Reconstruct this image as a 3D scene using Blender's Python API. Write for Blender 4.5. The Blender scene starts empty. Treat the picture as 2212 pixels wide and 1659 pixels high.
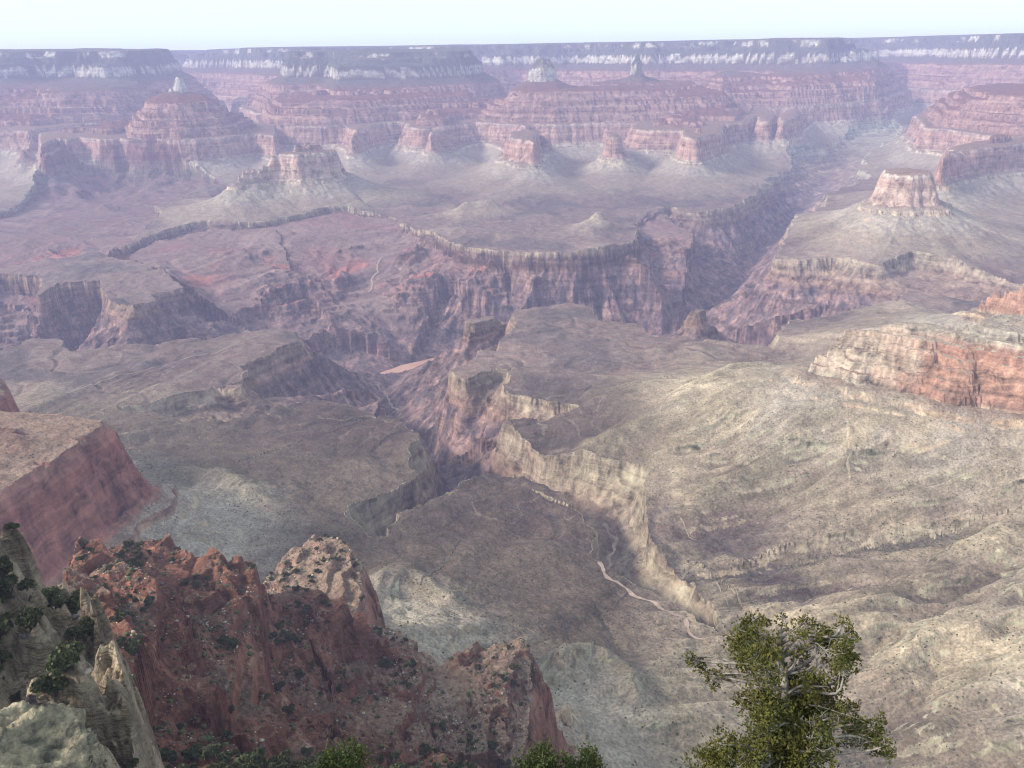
import bpy, math, random
import numpy as np
from concurrent.futures import ThreadPoolExecutor
from mathutils import Matrix, Vector

random.seed(7); rng = np.random.default_rng(7)
scene = bpy.context.scene
col = scene.collection
QUAL = 1.0          # terrain mesh density (1 = final)

# ------------------------------------------------------------------ camera
PITCH, ROLL, F_P, CU, CV = 20.7, 0.90, 1840.0, 1106.0, 829.5
cam_d = bpy.data.cameras.new('camera'); cam = bpy.data.objects.new('camera', cam_d); col.objects.link(cam)
cam_d.sensor_width = 36.0; cam_d.lens = 36.0 * F_P / 2212.0
cam_d.clip_start = 0.1; cam_d.clip_end = 120000
CAM_M = Matrix.Rotation(math.radians(90 - PITCH), 4, 'X') @ Matrix.Rotation(math.radians(-ROLL), 4, 'Z')
cam.matrix_world = CAM_M
scene.camera = cam

# ------------------------------------------------------------------ light
SUN_EL, SUN_AZ = 33.0, -105.0      # azimuth from the view direction, to the left
w = bpy.data.worlds.new('World'); scene.world = w; w.use_nodes = True
nt = w.node_tree; bg = nt.nodes['Background']
sky = nt.nodes.new('ShaderNodeTexSky'); sky.sky_type = 'NISHITA'; sky.sun_disc = False
sky.sun_elevation = math.radians(SUN_EL); sky.sun_rotation = math.radians(SUN_AZ)
sky.altitude = 2200; sky.air_density = 1.0; sky.dust_density = 5.0; sky.ozone_density = 1.5
veil = nt.nodes.new('ShaderNodeMixRGB'); veil.inputs[0].default_value = 0.72      # thin white cloud veil
veil.inputs[2].default_value = (6.0, 7.3, 7.6, 1)
nt.links.new(sky.outputs[0], veil.inputs[1]); nt.links.new(veil.outputs[0], bg.inputs[0])
bg.inputs[1].default_value = 0.10
sd = bpy.data.lights.new('sun', 'SUN'); so = bpy.data.objects.new('sun', sd); col.objects.link(so)
sd.energy = 3.8; sd.angle = math.radians(15); sd.color = (1.0, 0.915, 0.80)
a, e = math.radians(SUN_AZ), math.radians(SUN_EL)
sun_dir = Vector((math.sin(a) * math.cos(e), math.cos(a) * math.cos(e), math.sin(e)))
so.rotation_euler = sun_dir.to_track_quat('Z', 'Y').to_euler()
so.location = sun_dir * 500
scene.view_settings.view_transform = 'Standard'; scene.view_settings.look = 'None'
scene.cycles.use_denoising = True
scene.cycles.filter_width = 1.15
scene.view_settings.exposure = 0.95; scene.view_settings.gamma = 1.0

# ------------------------------------------------------------------ pixel rays -> places on the strata
CM = np.array(CAM_M.to_3x3())
def dipz(r): return np.interp(r, [0, 4000, 8000, 11500, 13000, 17000], [0, 0, 24, 205, 222, 275])     # the beds rise to the north
def ray(u, v):
    d = CM @ np.array([(u - CU) / F_P, -(v - CV) / F_P, -1.0]); return d
def pick(u, v, s):                   # where the ray meets the bed s
    d = ray(u, v); k = math.hypot(d[0], d[1])
    f = lambda t: t * d[2] - s - dipz(t * k)
    lo, hi = 1.0, 16000.0 / k
    if f(hi) > 0: return (hi * d[0], hi * d[1])
    for _ in range(50):
        m = (lo + hi) / 2
        if f(m) > 0: lo = m
        else: hi = m
    return (lo * d[0], lo * d[1])
def at(u, v, r):                     # a place at range r seen under that ray, and its bed
    d = ray(u, v); k = r / math.hypot(d[0], d[1])
    return (d[0] * k, d[1] * k), float(k * d[2] - dipz(r))
def pickz(u, v, z):
    d = ray(u, v); t = z / d[2]; return (t * d[0], t * d[1])
def pickr(u, v, r):
    d = ray(u, v); k = r / math.hypot(d[0], d[1]); return (d[0] * k, d[1] * k)

# ------------------------------------------------------------------ polar grid (fine near, coarse far)
AZ = np.radians(np.linspace(-43, 43, int(1400 * QUAL)))
st = 0.0022 / QUAL
R1 = np.exp(np.arange(math.log(1.0), math.log(110.0), 0.035))
R2 = np.exp(np.arange(math.log(110.0), math.log(16800.0), st))
RR = np.concatenate([R1, R2]).astype(np.float64)
NR, NA = len(RR), len(AZ)
DR = np.gradient(RR); SP = np.maximum(DR, RR * (AZ[1] - AZ[0])).astype(np.float32)
X = (RR[:, None] * np.sin(AZ)[None]).astype(np.float32)
Y = (RR[:, None] * np.cos(AZ)[None]).astype(np.float32)

_a = np.arange(256) * (2 * np.pi / 256)
GX, GY = np.cos(_a).astype(np.float32), np.sin(_a).astype(np.float32)
def _pn(x, y, seed):
    x0 = np.floor(x); y0 = np.floor(y); fx = x - x0; fy = y - y0
    xi = x0.astype(np.int32).astype(np.uint32); yi = y0.astype(np.int32).astype(np.uint32)
    a0 = xi * np.uint32(374761393); a1 = a0 + np.uint32(374761393)
    b0 = yi * np.uint32(668265263) + np.uint32((seed * 1442695041) & 0xffffffff); b1 = b0 + np.uint32(668265263)
    def g(a, b, dx, dy):
        h = a + b; h = (h ^ (h >> np.uint32(13))) * np.uint32(1274126177); h = ((h ^ (h >> np.uint32(16))) >> np.uint32(3)) & np.uint32(255)
        return GX[h] * dx + GY[h] * dy
    u = fx * fx * fx * (fx * (fx * 6 - 15) + 10); v = fy * fy * fy * (fy * (fy * 6 - 15) + 10)
    n00 = g(a0, b0, fx, fy); n10 = g(a1, b0, fx - 1, fy); n01 = g(a0, b1, fx, fy - 1); n11 = g(a1, b1, fx - 1, fy - 1)
    p = n00 + u * (n10 - n00); q = n01 + u * (n11 - n01)
    return (p + v * (q - p)) * 1.5
def cells(x, y, size, seed, rot):
    c_, s_ = math.cos(rot), math.sin(rot); a_ = np.floor((x * c_ + y * s_) / np.float32(size)).astype(np.int32).astype(np.uint32); b_ = np.floor((y * c_ - x * s_) / np.float32(size * .7)).astype(np.int32).astype(np.uint32)
    h = a_ * np.uint32(374761393) + b_ * np.uint32(668265263) + np.uint32(seed * 97531); h = (h ^ (h >> np.uint32(13))) * np.uint32(1274126177); h ^= h >> np.uint32(16)
    return (h & np.uint32(1023)).astype(np.float32) / 1023 - .5
POOL = ThreadPoolExecutor(4)
def pn(x, y, seed):
    if x.ndim < 2 or x.shape[0] < 64: return _pn(x, y, seed)
    cs = np.array_split(np.arange(x.shape[0]), 8)
    return np.concatenate(list(POOL.map(lambda c: _pn(x[c[0]:c[-1] + 1], y[c[0]:c[-1] + 1], seed), cs)))
def fbm(x, y, lam, octs, seed, gain=0.5, ridged=False, sp=None):
    """fractal noise; octaves finer than the mesh fade out"""
    sp = SP if sp is None else sp
    out = np.zeros(x.shape, np.float32); amp = 1.0; tot = 0
    for o in range(octs):
        l = lam / 2.0 ** o; wt = np.clip(l / sp / 2.0 - 0.8, 0, 1) * amp
        n = int((wt > 0).nonzero()[0][-1]) + 1 if (wt > 0).any() else 0
        if n:
            v = pn(x[:n] / np.float32(l), y[:n] / np.float32(l), seed + o * 17)
            if ridged: v = 1 - 2 * np.abs(v) - 0.45
            out[:n] += v * wt[:n, None]
        tot += amp; amp *= gain
    return out / tot * 1.5
def sst(a, b, x): t = np.clip((x - a) / (b - a), 0, 1); return t * t * (3 - 2 * t)

# ------------------------------------------------------------------ rock profile: bed height as a function of distance outwards
PROF = np.array([(-900, 42), (-150, 20), (0, 0), (12, -45), (32, -60), (42, -105), (75, -135), (80, -150), (104, -250), (120, -262), (262, -335),
    (272, -372), (318, -395), (326, -432), (378, -458), (388, -505), (440, -528), (452, -572), (530, -600),
    (544, -640), (556, -700), (570, -755), (584, -768), (606, -778), (611, -793), (700, -845),
    (760, -872), (900, -910), (1130, -945), (1500, -972), (2400, -1000), (6000, -1030)], np.float32)
def P_of(D): return np.interp(D, PROF[:, 0], PROF[:, 1]).astype(np.float32)
def D_of(s): return float(np.interp(-s, -PROF[:, 1], PROF[:, 0]))

CO = 2
ci, cj = np.arange(0, NR, CO), np.arange(0, NA, CO)
if ci[-1] != NR - 1: ci = np.append(ci, NR - 1)
if cj[-1] != NA - 1: cj = np.append(cj, NA - 1)
XC, YC = X[np.ix_(ci, cj)], Y[np.ix_(ci, cj)]
fi = np.interp(np.arange(NR), ci, np.arange(len(ci))); fj = np.interp(np.arange(NA), cj, np.arange(len(cj)))
i0 = np.minimum(fi.astype(int), len(ci) - 2); j0 = np.minimum(fj.astype(int), len(cj) - 2)
wi = (fi - i0).astype(np.float32)[:, None]; wj = (fj - j0).astype(np.float32)[None]
def up(c):
    r = c[i0] * (1 - wi) + c[i0 + 1] * wi
    return r[:, j0] * (1 - wj) + r[:, j0 + 1] * wj
def seg_dist(px, py, pts, closed=False):
    """min distance to a polyline, and where along it (index + fraction), nearest point"""
    best = np.full(px.shape, 1e9, np.float32); k = np.zeros(px.shape, np.float32)
    qx = np.zeros(px.shape, np.float32); qy = np.zeros(px.shape, np.float32)
    n = len(pts); segs = [(i, (i + 1) % n) for i in range(n if closed else n - 1)]
    for i, j in segs:
        (ax, ay), (bx, by) = pts[i], pts[j]
        dx, dy = bx - ax, by - ay; L2 = dx * dx + dy * dy + 1e-9
        t = np.clip(((px - ax) * dx + (py - ay) * dy) / L2, 0, 1)
        cx = ax + t * dx; cy = ay + t * dy
        d = np.hypot(px - cx, py - cy); m = d < best
        best[m] = d[m]; k[m] = i + t[m]; qx[m] = cx[m]; qy[m] = cy[m]
    return best, k, qx, qy
def inside(px, py, pts):
    r = np.zeros(px.shape, bool); n = len(pts)
    for i in range(n):
        (ax, ay), (bx, by) = pts[i], pts[(i + 1) % n]
        if ay == by: continue
        c = ((ay > py) != (by > py)) & (px < (bx - ax) * (py - ay) / (by - ay) + ax)
        r ^= c
    return r

# ------------------------------------------------------------------ the high ground: mesas, buttes, ridges (edge line on a known bed)
FEATS = []          # (region name, points, bed heights, closed, inner slope)
def poly(name, pts, s, closed=True, rise=0.35, k=1.0): FEATS.append((name, pts, s if isinstance(s, list) else [s] * len(pts), closed, rise, k))
def edge(uv, s): return [pick(u, v, s) for u, v in uv]
def back(pts, dr, f=0.8):            # close a traced front edge behind itself
    a, b = pts[0], pts[-1]; ra = math.hypot(*a); rb = math.hypot(*b)
    m = ((a[0] + b[0]) / 2, (a[1] + b[1]) / 2); rm = math.hypot(*m)
    return pts + [(b[0] * (1 + dr * f / rb), b[1] * (1 + dr * f / rb)), (m[0] * (1 + dr / rm), m[1] * (1 + dr / rm)), (a[0] * (1 + dr * f / ra), a[1] * (1 + dr * f / ra))]
def ridge(name, uvs, k=1.0): poly(name, [pick(u, v, s) for u, v, s in uvs], [s for _, _, s in uvs], closed=False, k=k)
def pol(az, r): a = math.radians(az); return (r * math.sin(a), r * math.cos(a))

# south wall under the camera
poly('canyon_slope', [pol(-60, 380), pol(-40, 255), pol(-33, 205), pol(-29.5, 160), pol(-28.5, 122), pol(-22, 100), pol(-12, 95), pol(-4, 85), pol(4, 75), pol(12, 70), pol(30, 65), pol(60, 80), pol(120, 120), pol(180, 300), pol(-120, 500)], -152, rise=0.12)
poly('canyon_slope', [pol(-60, 420), pol(-40, 300)] + [pick(u, v, -152) for u, v in [(60, 1168), (150, 1208), (185, 1275), (208, 1340), (262, 1455), (290, 1560)]] + [pol(-33, 140), pol(-38, 105), pol(-60, 120)], -152, rise=0.12, k=2.4)
poly('canyon_slope', [(-60, -40), (-25, -14), (-8, -3), (-3, 0.3), (0, 1.0), (3, 0.6), (12, -2), (30, -8), (60, -40), (0, -200)], -1.9, rise=0.0)
bulk = [(185, 1185, -430), (300, 1172, -462), (370, 1168, -470), (430, 1205, -474), (552, 1222, -480), (560, 1255, -478), (505, 1420, -425), (445, 1560, -392), (425, 1720, -362), (420, 1900, -338), (250, 1850, -300), (190, 1620, -290), (165, 1420, -300), (150, 1260, -370)]
poly('canyon_slope', [pick(u, v, q) for u, v, q in bulk], [q for u, v, q in bulk], rise=0.05, k=2.6)
bulk = [(540, 1330, -540), (640, 1262, -520), (775, 1316, -535), (865, 1400, -572), (905, 1446, -598), (925, 1560, -585), (930, 1720, -520), (900, 1880, -415), (600, 1900, -345), (430, 1900, -340), (440, 1720, -372), (470, 1600, -420), (485, 1480, -480)]
poly('canyon_slope', [pick(u, v, q) for u, v, q in bulk], [q for u, v, q in bulk], rise=0.05, k=1.6)
ridge('canyon_slope', [(775, 1312, -522), (800, 1340, -535), (862, 1396, -565), (872, 1450, -570)], k=2)
poly('canyon_slope', [pol(14, 12.5), pol(20, 11), pol(28, 12), pol(31, 16.5), pol(22, 17.5), pol(15, 16)], -20, rise=0.1, k=4)
poly('canyon_slope', [pol(-16, 22), pol(0, 20), pol(10, 22), pol(9, 29), pol(-6, 30), pol(-17, 28)], -35, rise=0.05, k=4)
poly('canyon_slope', [pol(-62, 1.6), pol(-30, 2.0), pol(-26, 3.2), pol(-34, 3.9), pol(-62, 4.3)], -3.95, rise=0.0, k=4)
poly('canyon_slope', edge([(560, 1260), (640, 1185), (690, 1156), (738, 1168), (776, 1215), (785, 1290), (740, 1350), (640, 1330)], -604), -604, rise=.12)
poly('canyon_slope', edge([(880, 1500), (910, 1440), (1000, 1402), (1060, 1380), (1128, 1373), (1142, 1400), (1150, 1470), (1140, 1560), (1124, 1650), (1100, 1760), (900, 1800)], -602), -602, rise=0.25)
ridge('canyon_slope', [(1190, 1680, -770), (1222, 1520, -780)])
ridge('canyon_slope', [(1225, 1600, -815), (1290, 1500, -850)])
ridge('canyon_slope', [(790, 1330, -800), (870, 1310, -850), (900, 1315, -865)])
# left promontory
poly('promontory', edge([(-300, 1190), (-100, 1105), (0, 1057), (111, 996), (172, 953), (236, 907), (120, 897), (0, 890), (-60, 850), (-300, 880)], -600), -600, rise=0.28)
ridge('promontory', [(236, 915, -620), (300, 1000, -690), (345, 1045, -765)])
poly('promontory', edge([(-300, 900), (-40, 880), (15, 850), (5, 815), (-60, 790), (-300, 780)], -620), -620, rise=0.2)
# right promontory
ridge('cliff', [(1738, 790, -760), (1758, 770, -728), (1792, 745, -690), (1832, 718, -655), (1888, 704, -632), (1945, 692, -612), (1992, 689, -604), (2060, 701, -606), (2100, 706, -600), (2212, 690, -585), (2420, 680, -560)], k=0.46)
ridge('cliff', [(2095, 672, -770), (2120, 640, -720), (2150, 620, -690), (2212, 610, -660), (2400, 600, -600)], k=0.6)
ridge('cliff', [(2100, 800, -690), (2212, 770, -640), (2420, 760, -600)], k=0.8)
poly('canyon_slope', [pol(42, 1700), pol(45, 1250), pol(53, 1000), pol(70, 900), pol(60, 3000), pol(42, 2300)], -640, rise=0.3)
ridge('cliff', [(1640, 850, -900), (1730, 815, -830)])
# buttes across the river
def frontr(name, uvr, dr, rise=0.3, f=0.8):
    q = [at(*k_) for k_ in uvr]; p = back([a_ for a_, _ in q], dr, f); ss = [b_ for _, b_ in q]; m_ = sum(ss) / len(ss)
    poly(name, p, ss + [ss[-1], m_, ss[0]] if max(ss) - min(ss) > 8 else m_, rise=rise)
def ridger(name, uvr, k=1.0):
    q = [at(*k_) for k_ in uvr]; poly(name, [a_ for a_, _ in q], [b_ for _, b_ in q], closed=False, k=k)
def front(name, uv, s, dr, rise=0.3): poly(name, back(edge(uv, s), dr), s, rise=rise)
ridger('butte', [(505, 396, 6200), (522, 376, 6250), (536, 360, 6290), (556, 370, 6330), (572, 354, 6380), (600, 337, 6410), (630, 322, 6440), (655, 314, 6470), (690, 315, 6510), (716, 320, 6550), (732, 340, 6570), (745, 362, 6580)], k=0.8)
# the tall pyramid
poly('temple', [at(u, 158, r)[0] for u, r in ((376, 8470), (384, 8450), (392, 8480), (388, 8540))], at(384, 168, 8480)[1], k=.8)
poly('temple', [at(u, 150, r)[0] for u, r in ((380, 8490), (388, 8500))], [at(384, 149, 8480)[1]] * 2, closed=False, k=2.6)
frontr('temple', [(345, 206, 8400), (384, 201, 8370), (436, 206, 8390)], 300)
ridger('temple', [(384, 203, 8400), (440, 207, 8500), (495, 230, 8620), (532, 250, 8700)])
frontr('temple', [(318, 226, 8360), (350, 222, 8300), (384, 221, 8280), (425, 223, 8290), (462, 227, 8350)], 330)
frontr('temple', [(290, 258, 8330), (330, 253, 8210), (384, 252, 8180), (440, 255, 8190), (500, 259, 8290)], 520)
poly('temple', back(edge([(90, 318), (168, 296), (205, 300), (240, 305), (256, 299), (350, 287), (472, 287), (560, 290), (592, 294)], -602), 1300), -602)
ridge('temple', [(202, 322, -660), (120, 333, -715), (50, 345, -745)])
# the row behind the bench
front('butte', [(861, 275), (900, 274), (922, 277), (930, 287), (952, 284), (979, 282), (1012, 272), (1040, 262), (1056, 268), (1090, 278), (1112, 285), (1125, 297), (1140, 297), (1160, 282), (1185, 285), (1192, 270), (1326, 266)], -602, 1500)
frontr('butte', [(908, 246, 8420), (920, 238, 8380), (950, 238, 8380), (966, 246, 8440)], 300)
ridge('butte', [(955, 292, -650), (948, 312, -745)])
ridge('butte', [(1112, 284, -590), (1122, 298, -606), (1136, 318, -660), (1146, 334, -712), (1152, 348, -752)], k=.75)
front('mesa', [(1322, 296), (1345, 283), (1420, 282), (1478, 282), (1500, 300), (1530, 290), (1555, 266), (1590, 265)], -604, 1200)
front('mesa', [(1568, 268), (1600, 258), (1640, 250), (1655, 262), (1672, 240), (1690, 222)], -602, 1500)
frontr('mesa', [(1060, 232, 8700), (1100, 205, 8650), (1200, 195, 8600), (1320, 197, 8650), (1440, 202, 8800), (1560, 212, 9000)], 900, rise=.1)
frontr('mesa', [(1112, 192, 8800), (1150, 180, 8780), (1200, 180, 8780), (1232, 190, 8850)], 300)
poly('temple', back([at(u, 140, r)[0] for u, r in ((1153, 8980), (1172, 8930), (1191, 8970))], 190), at(1172, 140, 8950)[1])
frontr('mesa', [(1345, 186, 9500), (1376, 182, 9450), (1410, 186, 9500)], 250)
poly('temple', [at(u, 140, r)[0] for u, r in ((1370, 9580), (1383, 9560), (1378, 9640))], at(1376, 147, 9560)[1], k=1.6)
front('mesa', [(600, 270), (660, 262), (745, 268), (760, 290), (800, 275), (840, 268)], -602, 1500)
frontr('mesa', [(590, 228, 9000), (700, 212, 8900), (748, 215, 8850), (830, 210, 8950), (920, 205, 9100), (1010, 205, 9300)], 900, rise=.1)
frontr('mesa', [(724, 148, 9600), (733, 143, 9570), (800, 146, 9560), (900, 145, 9600), (992, 144, 9800)], 800, rise=0)
ridger('mesa', [(735, 136, 9600), (738, 136, 9620)], k=1.5)
frontr('mesa', [(622, 146, 10200), (720, 144, 10100)], 800, rise=0)
# far walls and rim
poly('canyon_wall', [pickr(-600, 150, 10500), pickr(-200, 150, 10900), pickr(60, 150, 10900), pickr(200, 150, 11000), pickr(330, 150, 11000), pickr(365, 150, 11300), pickr(330, 150, 13000), pickr(-600, 150, 15000)], -150, rise=.12)
poly('canyon_wall', [pickr(-600, 150, 11400), pickr(0, 150, 12300), pickr(80, 150, 11800), pickr(180, 150, 11700), pickr(262, 150, 11900), pickr(275, 150, 12300), pickr(200, 150, 14000), pickr(-600, 150, 15000)], 4, rise=0.15)
front('canyon_wall', [(-300, 285), (0, 282), (28, 284), (40, 300), (60, 290), (110, 280), (150, 275), (200, 262)], -602, 2500)
frontr('canyon_wall', [(-300, 215, 9900), (0, 212, 9900), (120, 205, 9800), (240, 200, 9800), (300, 190, 10200)], 1500, rise=.1)
poly('canyon_wall', [pickr(370, 150, 14800), pickr(520, 150, 14300), pickr(590, 150, 12200), pickr(700, 150, 12000), pickr(760, 150, 12500), pickr(860, 150, 12000), pickr(1000, 150, 11800), pickr(1130, 150, 12300), pickr(1290, 150, 11800), pickr(1450, 150, 11600),
     pickr(1600, 130, 11300), pickr(1780, 130, 11200), pickr(1870, 130, 12600), pickr(1960, 130, 13500), pickr(2100, 130, 12500), pickr(2300, 130, 11700), pickr(2700, 130, 10800), pickr(2700, 130, 25000), pickr(0, 130, 25000), pickr(350, 130, 17000)], -150, rise=0.2)
poly('canyon_rim', [pickr(-900, 130, 16500), pickr(370, 130, 15600), pickr(540, 130, 14800), pickr(640, 130, 13000), pickr(760, 130, 13300), pickr(860, 130, 12900), pickr(960, 130, 13200), pickr(1130, 130, 13100), pickr(1290, 130, 12600), pickr(1450, 130, 12500), pickr(1600, 130, 12300), pickr(1790, 130, 12300), pickr(1880, 130, 14000),
     pickr(2000, 130, 14500), pickr(2100, 130, 13800), pickr(2300, 130, 13000), pickr(2700, 130, 12000), pickr(2700, 130, 30000), pickr(-900, 130, 30000)], 8, rise=0.12)
front('canyon_wall', [(1690, 262), (1740, 235), (1800, 215), (1860, 205), (1905, 200), (1925, 205)], -602, 3500)
frontr('canyon_wall', [(1560, 195, 9800), (1700, 180, 10000), (1800, 165, 10300), (1890, 160, 10600)], 1500, rise=.1)
# right hand walls
poly('butte', back([at(u, 355, r)[0] for u, r in ((1912, 5160), (1935, 5110), (1975, 5100), (2012, 5150))], 240), -603, rise=.12, k=.75)
front('canyon_wall', [(2036, 340), (2060, 332), (2120, 322), (2212, 308), (2400, 290)], -604, 700)
front('canyon_wall', [(2005, 275), (2060, 268), (2130, 266), (2212, 262), (2400, 250)], -600, 1200)
frontr('canyon_wall', [(2050, 225, 8300), (2120, 213, 8200), (2212, 200, 8000), (2400, 180, 7800)], 1200, rise=.1)

# small cones on the far bench
ridger('plateau', [(1290, 458, 5250), (1292, 458, 5260)], k=3.0)
ridger('plateau', [(1000, 436, 5700), (1060, 432, 5750)], k=2.5)

# the union of all of it
D2 = np.full(XC.shape, 1e9, np.float32); Dm = np.full(XC.shape, 1e9, np.float32); QX = np.zeros_like(Dm); QY = np.zeros_like(Dm); FID = np.zeros(XC.shape, np.int16)
for k, (name, pts, ss, closed, rise, stretch) in enumerate(FEATS):
    d0 = np.array([D_of(s) for s in ss], np.float32)
    if len(pts) == 1: pts = [pts[0], (pts[0][0] + 8, pts[0][1])]; d0 = np.array([d0[0], d0[0]])
    d, kk, qx, qy = seg_dist(XC, YC, pts, closed)
    base = np.interp(kk, np.arange(len(pts) + 1), np.append(d0, d0[0])).astype(np.float32)
    if closed:
        ins = inside(XC, YC, pts)
        if len(set(ss)) > 1:                # bed height of the interior blends between its edge points
            wsum = np.zeros_like(base); acc = np.zeros_like(base)
            for (vx, vy), dd in zip(pts, d0):
                w_ = 1 / ((XC - vx) ** 2 + (YC - vy) ** 2 + 400); wsum += w_; acc += w_ * dd
            base = np.where(ins, (acc / wsum) * np.clip(d / 60, 0, 1) + base * (1 - np.clip(d / 60, 0, 1)), base)
        d = np.where(ins, -d * rise, d)
    D = base + np.where(d > 0, d * (stretch + (1 - stretch) * np.clip((d - 150) / 400, 0, 1)), d); m = D < Dm
    D2 = np.where(m, Dm, np.minimum(D2, D))
    Dm[m] = D[m]; QX[m] = qx[m]; QY[m] = qy[m]; FID[m] = k

kk_ = (6 * sst(100, 200, Dm) + 170 * sst(620, 900, Dm) + 1e-3).astype(np.float32); Dm = Dm - kk_ * np.clip(1 - (D2 - Dm) / kk_, 0, 1) ** 2 / 4
# ------------------------------------------------------------------ the inner gorge: rim line and stream lines
T = -990
RIM = [(u, v) for u, v in [(-500, 800), (-200, 778), (0, 766), (40, 752), (75, 738), (140, 742), (152, 768), (300, 748), (450, 728), (600, 711), (640, 714), (648, 740), (602, 757),
    (560, 778), (525, 792), (532, 832), (480, 846), (380, 870), (290, 893), (255, 912), (255, 935), (330, 935), (420, 950), (470, 952), (540, 932), (606, 902), (674, 885), (745, 890), (800, 895),
    (850, 918), (862, 930), (905, 962), (912, 985), (885, 1010), (905, 1050), (900, 1085), (850, 1110), (800, 1140), (765, 1160), (762, 1180), (790, 1212), (800, 1225),
    (835, 1215), (860, 1180), (900, 1150), (1000, 1088), (1060, 1055), (1110, 1045), (1150, 1060), (1195, 1088), (1222, 1112), (1265, 1150), (1290, 1195), (1285, 1240), (1340, 1285),
    (1400, 1315), (1460, 1362), (1520, 1412), (1560, 1450), (1565, 1430), (1545, 1375), (1500, 1310), (1440, 1240), (1425, 1225), (1405, 1165), (1388, 1110), (1385, 1085), (1405, 1060),
    (1350, 1045), (1290, 1022), (1230, 1010), (1180, 1000), (1130, 968), (1085, 940), (1104, 922), (1171, 926), (1238, 905), (1164, 882), (1104, 872), (1087, 845), (1104, 811), (1070, 818),
    (1013, 838), (985, 830), (965, 808), (1013, 794), (1036, 771), (1075, 765), (1080, 740), (1114, 707), (1104, 686), (1112, 672), (1205, 659), (1272, 663), (1299, 693), (1373, 707), (1407, 734),
    (1478, 744), (1568, 757), (1669, 776), (1678, 745), (1703, 713), (1790, 705), (1864, 690), (1934, 678), (1942, 648), (1959, 634), (2040, 655), (2090, 661), (2300, 690), (2700, 740),
    (2700, 630), (2300, 610), (2212, 603), (2107, 585), (2073, 568), (1965, 557), (1900, 577), (1850, 572), (1803, 561), (1726, 563), (1672, 556), (1709, 499), (1719, 472), (1797, 441), (1777, 425),
    (1820, 401), (1881, 388), (1862, 372), (1878, 345), (1938, 310), (1950, 290), (1890, 280), (1837, 300), (1770, 335), (1705, 345), (1699, 371), (1655, 391), (1628, 421), (1595, 438), (1534, 453),
    (1467, 449), (1451, 440), (1400, 455), (1373, 472), (1380, 490), (1367, 512), (1302, 536), (1205, 541), (1070, 536), (1000, 525), (949, 509), (901, 487), (870, 478), (845, 465), (733, 456),
    (640, 470), (573, 483), (421, 487), (337, 501), (273, 519), (330, 480), (352, 468), (332, 440), (400, 422), (485, 404), (440, 398), (337, 392), (200, 394), (135, 392), (101, 411), (60, 432), (17, 453),
    (-100, 475), (-500, 510)]]
kN = RIM.index((2700, 630)); RIM = [pick(u, v, T if k_ < kN else -955) for k_, (u, v) in enumerate(RIM)]
ISLES = [[(0, 578), (-300, 600), (-300, 640), (0, 590), (72, 590), (91, 596), (81, 627), (128, 609), (219, 602), (236, 640), (286, 654), (327, 644), (331, 623), (401, 613), (337, 578), (256, 558), (200, 545), (100, 560)],
         [(248, 899), (370, 874), (470, 863), (532, 856), (528, 868), (465, 867), (455, 881), (420, 893), (337, 920), (286, 936), (240, 932)],
         [(1002, 717), (1030, 706), (1056, 697), (1080, 693), (1070, 705), (1050, 716), (1020, 722)],
         [(1490, 712), (1520, 705), (1530, 712), (1505, 718)]]
ISLES = [[pick(u, v, T - (0, 25, 45, 90)[i]) for u, v in q] for i, q in enumerate(ISLES)]
def sdf(pts):
    d, k, qx, qy = seg_dist(XC, YC, pts, True); ins = inside(XC, YC, pts)
    return np.where(ins, d, -d), qx, qy
G, GQX, GQY = sdf(RIM)
ISL = np.zeros(XC.shape, np.float32)
for i, q in enumerate(ISLES):
    g, qx, qy = sdf(q); g = -g; m = g < G
    G = np.where(m, g, G); GQX = np.where(m, qx, GQX); GQY = np.where(m, qy, GQY)
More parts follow.
